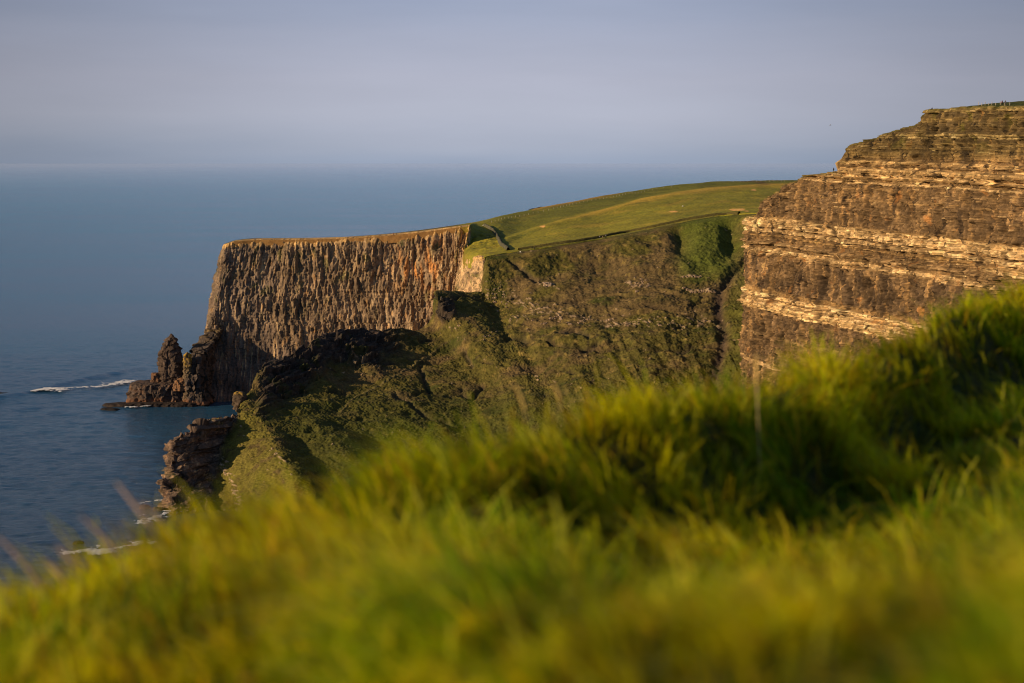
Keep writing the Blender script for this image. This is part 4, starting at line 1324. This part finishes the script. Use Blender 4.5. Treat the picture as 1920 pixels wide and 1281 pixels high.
BLK = (0.02, 0.02, 0.024)
person(1563, 321.5, 'person in dark clothes standing alone on the turf step of the layered cliff', BLK, (0.025, 0.025, 0.03), rot=0.4, scale=1.0)
person(1748, 206.2, 'person in dark clothes sitting on the overhanging corner at the cliff top', BLK, (0.02, 0.02, 0.03), rot=-1.2, sit=True)
person(1879, 198.0, 'person in a reddish coat standing by the fence on the cliff top', (0.35, 0.10, 0.05), (0.06, 0.05, 0.05), rot=0.5)
person(1885, 198.0, 'person in grey beside the reddish coat on the cliff top', (0.10, 0.10, 0.12), (0.04, 0.04, 0.05), rot=-0.5)
person(1124.5, 447.3, 'walker in a white top, left one of the trio on the rim path', (0.75, 0.73, 0.7), (0.05, 0.05, 0.07), rot=1.2, stride=.25)
person(1130, 448.2, 'walker in a pale pink top, middle one of the trio on the rim path', (0.72, 0.5, 0.42), (0.06, 0.05, 0.05), rot=1.3, stride=.2)
person(1136, 445.6, 'walker in white and black, right one of the trio on the rim path', (0.7, 0.7, 0.72), (0.015, 0.015, 0.02), rot=1.1, stride=.3)
person(1002, 467.5, 'walker in dark clothes on the rim path right of the stone wall', (0.05, 0.04, 0.05), (0.02, 0.02, 0.02), rot=1.4, stride=.2)
person(738, 441.6, 'walker in a red jacket on the far cliff edge, left of a pair', (0.40, 0.05, 0.04), (0.02, 0.02, 0.03), rot=1.2, stride=.2)
person(744, 441.3, 'walker in a dark jacket on the far cliff edge, right of a pair', (0.03, 0.03, 0.05), (0.02, 0.02, 0.03), rot=1.2, stride=.2)
person(1457, 340.6, 'walker in dark clothes beside the skyline fence of the pasture', (0.05, 0.04, 0.05), (0.03, 0.03, 0.04), rot=0.2)
person(1449, 340.8, 'walker in a pale jacket beside the skyline fence of the pasture', (0.4, 0.36, 0.33), (0.05, 0.05, 0.06), rot=0.2)

M_WOOL = flat_mat('sheep_wool', (0.74, 0.70, 0.62), 0.95, .15, 9)
M_FACE = flat_mat('sheep_face', (0.05, 0.045, 0.04), 0.8, .1)


def sheep(px, py, label, rot, graze=True):
    p = hit(px, py)
    if p is None:
        return
    hz = (0.45, 0.22) if graze else (0.95, 1.05)
    J = [(0, 0, .68), (.3, 0, .72), (-.35, 0, .70), (.52, 0, .70 if graze else .86), (.68, 0, hz[0]), (.82, 0, hz[1]),
         (.25, .14, .5), (.25, .14, .28), (.27, .14, .02), (.25, -.14, .5), (.25, -.14, .28), (.27, -.14, .02),
         (-.3, .14, .5), (-.38, .14, .28), (-.33, .14, .02), (-.3, -.14, .5), (-.38, -.14, .28), (-.33, -.14, .02), (-.52, 0, .6)]
    E = [(0, 1), (0, 2), (1, 3), (3, 4), (4, 5), (1, 6), (6, 7), (7, 8), (1, 9), (9, 10), (10, 11), (2, 12), (12, 13), (13, 14), (2, 15), (15, 16), (16, 17), (2, 18)]
    R = [.28, .27, .26, .16, .1, .06, .1, .05, .04, .1, .05, .04, .11, .055, .04, .11, .055, .04, .05]
    me = skin_mesh('sheep', J, E, R, [M_WOOL, M_FACE], lambda c: 1 if (c.x > .6 or c.z < .3) else 0)
    o = bpy.data.objects.new('sheep', me)
    col.objects.link(o)
    o.location = p
    o.rotation_euler = (0, 0, rot)
    o.scale = (1.0,) * 3
    tag(o, label, 'sheep')


sheep(906, 424.5, 'white sheep standing by the top end of the stone wall', 0.4, False)
sheep(976, 474.5, 'white sheep grazing beside the rim path below the stone wall', 2.6)
sheep(1280, 388.5, 'white sheep grazing alone high in the open pasture', 0.2)

# gull
def gull():
    root_p = P(1557, 235, 640)
    bm = bmesh.new()
    pr = [(-.02, .5), (.0, .42), (.055, .3), (.075, .1), (.065, -.1), (.035, -.3), (.01, -.46)]
    rings = []
    for r, y in [(max(a, .012), b) for a, b in pr]:
        rings.append([bm.verts.new((r * math.cos(t), y, r * math.sin(t))) for t in np.linspace(0, 2 * math.pi, 9)[:-1]])
    for a, b in zip(rings[:-1], rings[1:]):
        for i in range(8):
            bm.faces.new((a[i], a[(i + 1) % 8], b[(i + 1) % 8], b[i]))
    bm.faces.new(rings[0]); bm.faces.new(rings[-1])
    me = bpy.data.meshes.new('seagull')
    bm.to_mesh(me); bm.free()
    me.materials.append(flat_mat('gull_body', (0.55, 0.55, 0.55)))
    o = bpy.data.objects.new('seagull', me)
    col.objects.link(o)
    o.location = root_p
    o.rotation_euler = (0.1, 0.5, 1.9)
    o.scale = (0.75,) * 3
    tag(o, 'small seagull gliding in the sky left of the layered cliff', 'bird')
    mw = flat_mat('gull_wing', (0.30, 0.31, 0.33))
    for sgn in (-1, 1):
        w = [(0.05, .16, .03), (.35, .2, .16), (.72, .02, .10), (.70, -.06, .10), (.35, .0, .15), (.05, -.08, .03)]
        bm = bmesh.new()
        top = [bm.verts.new((sgn * a, b, c + .012)) for a, b, c in w]
        bot = [bm.verts.new((sgn * a, b, c - .012)) for a, b, c in w]
        bm.faces.new(top); bm.faces.new(bot[::-1])
        for i in range(6):
            bm.faces.new((top[i], top[(i + 1) % 6], bot[(i + 1) % 6], bot[i]))
        me = bpy.data.meshes.new('wing')
        bm.to_mesh(me); bm.free()
        me.materials.append(mw)
        wo = bpy.data.objects.new('wing', me)
        col.objects.link(wo)
        wo.parent = o


gull()

# ================================================================== FOREGROUND BANK AND GRASS
def build_bank():
    tab = [
        (-420, [(1650, 2.5), (1400, 3.1), (1345, 3.9), (1325, 4.25), (1300, 4.6), (1420, 5.1), (1900, 6.5)]),
        (0, [(1600, 2.4), (1330, 3.05), (1265, 3.8), (1235, 4.15), (1195, 4.5), (1330, 5.0), (1800, 6.5)]),
        (300, [(1600, 2.3), (1310, 2.9), (1190, 3.8), (1130, 4.3), (1072, 4.8), (1230, 5.3), (1700, 7)]),
        (600, [(1600, 2.1), (1300, 2.7), (1115, 3.9), (1035, 4.5), (962, 5.1), (1120, 5.7), (1600, 7.5)]),
        (900, [(1600, 1.9), (1290, 2.4), (1145, 3.9), (1010, 4.9), (880, 5.6), (1020, 6.3), (1500, 8)]),
        (1200, [(1600, 1.6), (1285, 1.9), (1225, 3.7), (1050, 5.35), (805, 6.3), (930, 7.0), (1400, 9)]),
        (1500, [(1600, 1.4), (1262, 1.75), (1225, 3.9), (1010, 6.1), (732, 7.4), (850, 8.3), (1300, 10)]),
        (1700, [(1600, 1.3), (1248, 1.65), (1185, 4.0), (905, 7.3), (655, 8.8), (760, 9.9), (1200, 12)]),
        (1850, [(1600, 1.25), (1238, 1.6), (1150, 4.2), (812, 8.5), (582, 10.2), (680, 11.5), (1100, 14)]),
        (1960, [(1600, 1.2), (1230, 1.55), (1120, 4.3), (778, 9.1), (562, 11.0), (650, 12.5), (1050, 15)]),
        (2400, [(1600, 1.15), (1120, 1.6), (900, 4.5), (725, 10.0), (540, 12.5), (620, 14), (1000, 17)]),
    ]
    C = [[P(x, y, D) for y, D in r] for x, r in tab]
    g = sheet(C, 420, 300)
    X, Y = g[..., 0], g[..., 1]
    edge = 1
    g[..., 2] += np.clip((Y - 1.2) / 4.0, 0.08, 1.0) * (0.065 * fbm(X / 0.8, Y / 1.0, 0, 2, 600)) + np.clip(Y / 5, 0.3, 1) * 0.05 * fbm(X / 0.3, Y / 0.35, 1, 3, 601)
    c = np.broadcast_to(np.array([0.040, 0.050, 0.006]), g.shape).copy()
    c = mixc(c, [0.06, 0.045, 0.015], 0.6 * sst(0, .5, fbm(X / .3, Y / .3, 0, 3, 602)))
    f = grid_faces(*g.shape[:2])
    if normals(g)[..., 2].mean() < 0:
        f = f[:, ::-1]
    o = mesh_from('grass_bank', g, f, M_BANK, c)
    tag(o, 'dark soil of the blurred bank under the foreground grass', kind='structure')
    return g


BANK = build_bank()


def build_grass():
    g = BANK
    # area weighted roots
    a = np.linalg.norm(np.cross(g[1:, :-1] - g[:-1, :-1], g[:-1, 1:] - g[:-1, :-1]), axis=2)
    px, py = project(g)
    pc = px[:-1, :-1]
    # keep roots where the bank is seen or its blades could be
    w = a * sst(-350, -200, pc) * (1 - sst(2100, 2300, pc))
    dist = g[:-1, :-1, 1]
    nblade = 125000
    w = w * np.clip((6.0 / dist) ** 1.5, 0.85, 6)
    tus = fbm(g[:-1, :-1, 0] / 0.35, g[:-1, :-1, 1] / 0.4, 0, 2, 610)
    w = w * (0.15 + 1.5 * sst(-0.25, 0.45, tus))
    p = (w / w.sum()).ravel()
    idx = rng.choice(p.size, nblade, p=p)
    i, j = np.unravel_index(idx, w.shape)
    u, v = rng.random(nblade)[:, None], rng.random(nblade)[:, None]
    root = g[i, j] + u * (g[i + 1, j] - g[i, j]) + v * (g[i, j + 1] - g[i, j])
    X, Y = root[:, 0], root[:, 1]
    # clump lean field
    ang = 2.6 * fbm(X / 0.55, Y / 0.6, 3, 2, 611) * 2 + rng.normal(0, 0.9, nblade) + 2.6
    lean = np.stack([np.cos(ang) - 0.55, np.sin(ang) + 0.1, 0 * ang], 1)
    lean /= np.linalg.norm(lean, axis=1, keepdims=True) + 1e-9
    hN = fbm(X / 0.7, Y / 0.8, 5, 2, 612)
    h = np.clip(Y / 4.2, 0.38, 1.0) * (0.128 + 0.06 * hN) * np.exp(rng.normal(0, 0.33, nblade))
    q = rng.random(nblade)
    h = np.clip(h * np.where(q < 0.13, 1.4, 1.0), 0.04, 0.30)
    bend = np.clip(rng.normal(1.2, 0.4, nblade), 0.2, 2.0)
    w0 = np.clip(rng.normal(0.0037, 0.0012, nblade), 0.0015, 0.007)
    wdir = np.stack([-lean[:, 1], lean[:, 0], 0 * ang], 1)
    tw = rng.uniform(-1, 1, nblade)
    wdir = wdir * np.cos(tw)[:, None] + lean * np.sin(tw)[:, None]
    T = np.array([0.0, 0.3, 0.6, 0.85, 1.0])
    V = np.zeros((nblade, 9, 3))
    for k, t in enumerate(T):
        zz = h * (t - 0.38 * bend * t * t * t)
        c = root + lean * (h * bend * 0.75 * t * t)[:, None]
        c[:, 2] += zz - 0.01 * (t == 0)
        if k < 4:
            hw = (w0 * (1 - 0.75 * t))[:, None] * wdir
            V[:, 2 * k] = c - hw
            V[:, 2 * k + 1] = c + hw
        else:
            V[:, 8] = c
    b = (np.arange(nblade) * 9)[:, None]
    quad = np.concatenate([b + np.array([[2 * k, 2 * k + 1, 2 * k + 3, 2 * k + 2]]) for k in range(3)], axis=0)
    tip = b + np.array([[6, 7, 8, 8]])
    # colours
    fld = fbm(X / 0.9, Y / 1.0, 8, 3, 613)
    c = np.tile(np.array([0.210, 0.260, 0.004]), (nblade, 1))
    c = mixc(c, [0.56, 0.48, 0.004], sst(-0.2, 0.5, fld + rng.normal(0, .3, nblade)))
    c = mixc(c, [0.07, 0.155, 0.005], 0.8 * sst(0.0, 0.5, -fld + rng.normal(0, .25, nblade)))
    c = mixc(c, [0.68, 0.44, 0.04], 0.85 * (q < (0.14 + 0.12 * fld)))
    c = mixc(c, [0.22, 0.11, 0.022], 0.85 * (q > 0.965))
    c = c * np.array([1.26, 1.24, 1.0])
    c = np.minimum(c * rng.uniform(0.6, 1.7, nblade)[:, None], 0.8)
    tl = fbm(X / 0.35, Y / 0.4, 0, 2, 610)
    c = c * (0.62 + 0.85 * sst(-0.25, 0.35, tl + 0.25 * fbm(X / 1.3, Y / 1.3, 4, 2, 615)))[:, None]  # clump shade painted in: gaps between tussocks darker
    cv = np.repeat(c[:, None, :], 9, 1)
    cv = cv * np.array([0.3, 0.3, 0.7, 0.7, 1.0, 1.0, 1.15, 1.15, 1.2])[None, :, None]  # blade roots darkened as painted shade deep in the grass
    me_q = quad
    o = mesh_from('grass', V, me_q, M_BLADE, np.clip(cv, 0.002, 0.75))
    # tips as triangles in a second pass would need mixed loops; taper ends at 12% width instead
    o.data.update()
    tag(o, 'out of focus yellow green grass covering the foreground bank', 'grass', kind='stuff')


build_grass()

# tall seeded stems at the left
M_STEM = flat_mat('dry_stem', (0.55, 0.43, 0.20), 0.7, 0.2, 60)
M_SEED = flat_mat('seed_head', (0.62, 0.46, 0.38), 0.9, 0.3, 120)

M_STRAW = flat_mat('straw_head', (0.70, 0.48, 0.16), 0.9, 0.2, 120)


def tube(pts, rad, mat, name, parent, seg=7):
    pts = np.asarray(pts, float)
    t = np.gradient(pts, axis=0)
    t /= np.linalg.norm(t, axis=1, keepdims=True)
    a = np.cross(t, [0.3, 1, 0.1]); a /= np.linalg.norm(a, axis=1, keepdims=True)
    b = np.cross(t, a)
    th = np.linspace(0, 2 * np.pi, seg, endpoint=False)
    V = pts[:, None] + np.asarray(rad)[:, None, None] * (np.cos(th)[None, :, None] * a[:, None] + np.sin(th)[None, :, None] * b[:, None])
    return mesh_from(name, V.transpose(1, 0, 2), grid_faces(seg, len(pts), wrap=True), mat, parent=parent)


def stem(px0, py0, px1, py1, D, label, r=0.0016, seedlen=0.36, curve=0.02, head=None):
    a, b = P(px0, py0, D), P(px1, py1, D - 0.1)
    root = bpy.data.objects.new('grass_stem', None)
    col.objects.link(root)
    root.location = a
    tag(root, label, 'grass stem')
    t = np.linspace(0, 1, 14)[:, None]
    pts = (b - a)[None] * t + np.array([curve, 0, 0.0])[None] * (t * (1 - t)) * 4
    tube(pts, np.full(14, r), M_STEM, 'stalk', root)
    k = np.linspace(1 - seedlen, 1.0, 40)[:, None]
    sp = (b - a)[None] * k + np.array([curve, 0, 0.0])[None] * (k * (1 - k)) * 4
    q = np.linspace(0, 1, 40)
    rad = r * 0.6 + 0.0040 * np.sin(np.pi * np.clip(q * 0.93 + 0.05, 0, 1)) ** 0.7 * (1 + 0.4 * np.sin(q * 70))
    tube(sp, rad, head or M_SEED, 'seed_head', root)


stem(345, 1120, 217, 903, 4.3, 'tallest pale grass stem leaning left in front of the near cliff foot', r=0.0024, seedlen=0.42)
stem(240, 1090, 150, 966, 4.2, 'pinkish grass stem leaning left over the water, second tallest', r=0.0020, seedlen=0.6)
stem(95, 1150, -6, 1004, 4.1, 'pinkish grass stem crossing the left edge of the view', r=0.0020, seedlen=0.65)
stem(150, 1120, 105, 1022, 4.2, 'short straw coloured grass stem between the two pinkish stems', r=0.0020, seedlen=0.4)
stem(118, 1130, 82, 1046, 4.0, 'short pinkish grass stem left of the straw coloured one', r=0.0020, seedlen=0.5)
stem(330, 1060, 262, 940, 4.6, 'faint nodding pink grass stem beside the half sunk rocks', r=0.0012, seedlen=0.35, curve=0.03)
stem(985, 790, 962, 715, 5.4, 'pale straw plume above the middle of the grass edge', r=0.0020, seedlen=0.75, curve=0.01, head=M_STRAW)
stem(1050, 770, 1036, 715, 5.6, 'shorter straw plume right of the pale plume at the grass edge', r=0.0024, seedlen=0.7, curve=0.01, head=M_STRAW)
stem(1425, 900, 1418, 665, 6.4, 'upright straw stem standing above the grass below the gully', r=0.0024, seedlen=0.25, curve=0.0, head=M_STRAW)

# ================================================================== HAZE over the far sea
def haze():
    m, nt, out = nodes_of('sea_haze')
    v = N(nt, 'ShaderNodeVolumeScatter')
    v.inputs['Color'].default_value = (0.44, 0.60, 0.95, 1)
    v.inputs['Density'].default_value = 0.000030
    v.inputs['Anisotropy'].default_value = 0.2
    va = N(nt, 'ShaderNodeVolumeAbsorption')
    va.inputs['Color'].default_value = (0.44, 0.60, 0.95, 1)
    va.inputs['Density'].default_value = v.inputs['Density'].default_value
    av = N(nt, 'ShaderNodeAddShader')
    nt.links.new(v.outputs[0], av.inputs[0])
    nt.links.new(va.outputs[0], av.inputs[1])
    nt.links.new(av.outputs[0], out.inputs['Volume'])
    x, y0, y1, z = 150000, 3500, 160000, 420
    V = [(-x, y0, -30), (x, y0, -30), (x, y1, -30), (-x, y1, -30), (-x, y0, z), (x, y0, z), (x, y1, z), (-x, y1, z)]
    F = [(3, 2, 1, 0), (4, 5, 6, 7), (0, 1, 5, 4), (1, 2, 6, 5), (2, 3, 7, 6), (3, 0, 4, 7)]
    o = mesh_from('haze', V, F, m, smooth=False)
    tag(o, 'thin sea haze lying over the far water at the horizon', kind='structure')


USE_HAZE = False
if USE_HAZE:
    haze()

# ================================================================== LIGHT, SKY, CAMERA
SUN = np.array([-0.94, -0.345])
EL = math.radians(15.5)
AZ = math.atan2(SUN[0], SUN[1])
w = bpy.data.worlds.new('World')
scene.world = w
w.use_nodes = True
nt = w.node_tree
nt.nodes.clear()
out = N(nt, 'ShaderNodeOutputWorld')
sky = N(nt, 'ShaderNodeTexSky', sky_type='NISHITA', sun_disc=False, sun_elevation=EL, sun_rotation=AZ, air_density=1.2, dust_density=2.5, ozone_density=2.0)
bg1 = N(nt, 'ShaderNodeBackground', i_Strength=0.055)
nt.links.new(sky.outputs[0], bg1.inputs[0])
# hazy evening band above the sea
tc = N(nt, 'ShaderNodeTexCoord')
sep = N(nt, 'ShaderNodeSeparateXYZ')
nt.links.new(tc.outputs['Generated'], sep.inputs[0])
ramp = N(nt, 'ShaderNodeValToRGB')
mr = N(nt, 'ShaderNodeMapRange', i_From_Min=-0.02, i_From_Max=0.18)
nz = N(nt, 'ShaderNodeTexNoise', i_Scale=5.0, i_Detail=4.0, i_Roughness=0.5)
mpn = N(nt, 'ShaderNodeMapping')
mpn.inputs['Scale'].default_value = (1, 1, 9)
nt.links.new(tc.outputs['Generated'], mpn.inputs[0])
nt.links.new(mpn.outputs[0], nz.inputs['Vector'])
ad = N(nt, 'ShaderNodeMath', operation='MULTIPLY_ADD')
ad.inputs[1].default_value = 0.02
nt.links.new(nz.outputs[0], ad.inputs[0])
nt.links.new(sep.outputs['Z'], ad.inputs[2])
nt.links.new(ad.outputs[0], mr.inputs[0])
nt.links.new(mr.outputs[0], ramp.inputs[0])
cr = ramp.color_ramp
cr.elements[0].position = 0.0
cr.elements[0].color = (0.28, 0.345, 0.465, 1)
cr.elements[1].position = 1.0
cr.elements[1].color = (0.13, 0.26, 0.52, 1)
for pos, c in ((0.14, (0.30, 0.36, 0.475, 1)), (0.20, (0.375, 0.415, 0.515, 1)), (0.27, (0.43, 0.455, 0.55, 1)), (0.36, (0.425, 0.445, 0.545, 1)), (0.47, (0.37, 0.405, 0.52, 1)), (0.60, (0.30, 0.355, 0.49, 1))):
    e = cr.elements.new(pos)
    e.color = c
bg2 = N(nt, 'ShaderNodeBackground', i_Strength=1.05)
ax = N(nt, 'ShaderNodeMath', operation='ABSOLUTE')
nt.links.new(sep.outputs['X'], ax.inputs[0])
am = N(nt, 'ShaderNodeMapRange', interpolation_type='SMOOTHSTEP', i_From_Min=0.03, i_From_Max=0.30, i_To_Min=1.0, i_To_Max=0.66)
nt.links.new(ax.outputs[0], am.inputs[0])
cl = N(nt, 'ShaderNodeTexNoise', i_Scale=9.0, i_Detail=5.0, i_Roughness=0.55)
mpc = N(nt, 'ShaderNodeMapping')
mpc.inputs['Scale'].default_value = (1, 1, 7)
mpc.inputs['Rotation'].default_value = (0, 0.06, 0)
nt.links.new(tc.outputs['Generated'], mpc.inputs[0])
nt.links.new(mpc.outputs[0], cl.inputs['Vector'])
cm = N(nt, 'ShaderNodeMapRange', i_From_Min=0.3, i_From_Max=0.7, i_To_Min=0.975, i_To_Max=1.025)
nt.links.new(cl.outputs[0], cm.inputs[0])
pm = N(nt, 'ShaderNodeMath', operation='MULTIPLY')
nt.links.new(am.outputs[0], pm.inputs[0])
nt.links.new(cm.outputs[0], pm.inputs[1])
sc2 = N(nt, 'ShaderNodeVectorMath', operation='SCALE')
nt.links.new(ramp.outputs[0], sc2.inputs[0])
nt.links.new(pm.outputs[0], sc2.inputs['Scale'])
nt.links.new(sc2.outputs[0], bg2.inputs[0])
mf = N(nt, 'ShaderNodeMapRange', i_From_Min=0.3, i_From_Max=0.65)
nt.links.new(sep.outputs['Z'], mf.inputs[0])
mx = N(nt, 'ShaderNodeMixShader')
nt.links.new(mf.outputs[0], mx.inputs[0])
nt.links.new(bg2.outputs[0], mx.inputs[1])
nt.links.new(bg1.outputs[0], mx.inputs[2])
nt.links.new(mx.outputs[0], out.inputs[0])

sd = bpy.data.lights.new('sun', 'SUN')
sd.energy = 5.0
sd.angle = math.radians(0.55)
sd.color = (1.0, 0.73, 0.43)
so = bpy.data.objects.new('sun', sd)
col.objects.link(so)
v = Vector((SUN[0] * math.cos(EL) / np.linalg.norm(SUN), SUN[1] * math.cos(EL) / np.linalg.norm(SUN), math.sin(EL)))
so.rotation_euler = v.to_track_quat('Z', 'Y').to_euler()
so.location = (-300, -200, 400)

cd = bpy.data.cameras.new('camera')
co = bpy.data.objects.new('camera', cd)
col.objects.link(co)
co.location = (0, 0, EYE)
co.rotation_euler = (math.pi / 2 - PITCH, 0, 0)
cd.sensor_fit = 'HORIZONTAL'
cd.sensor_width = 36.0
cd.lens = FPX * 36.0 / 1920.0
cd.clip_start = 0.05
cd.clip_end = 600000
cd.dof.use_dof = True
cd.dof.focus_distance = 1000
cd.dof.aperture_fstop = 3.0
scene.camera = co

scene.render.engine = 'CYCLES'
cy = scene.cycles
cy.use_denoising = True
try:
    cy.denoiser = 'OPENIMAGEDENOISE'
    cy.denoising_input_passes = 'RGB_ALBEDO_NORMAL'
except Exception:
    pass
cy.max_bounces = 6
cy.diffuse_bounces = 3
cy.glossy_bounces = 2
cy.transmission_bounces = 3
cy.volume_bounces = 0
cy.caustics_reflective = False
cy.caustics_refractive = False
cy.use_adaptive_sampling = False
cy.filter_width = 1.1
scene.view_settings.view_transform = 'Standard'
scene.view_settings.look = 'None'
scene.view_settings.exposure = 0
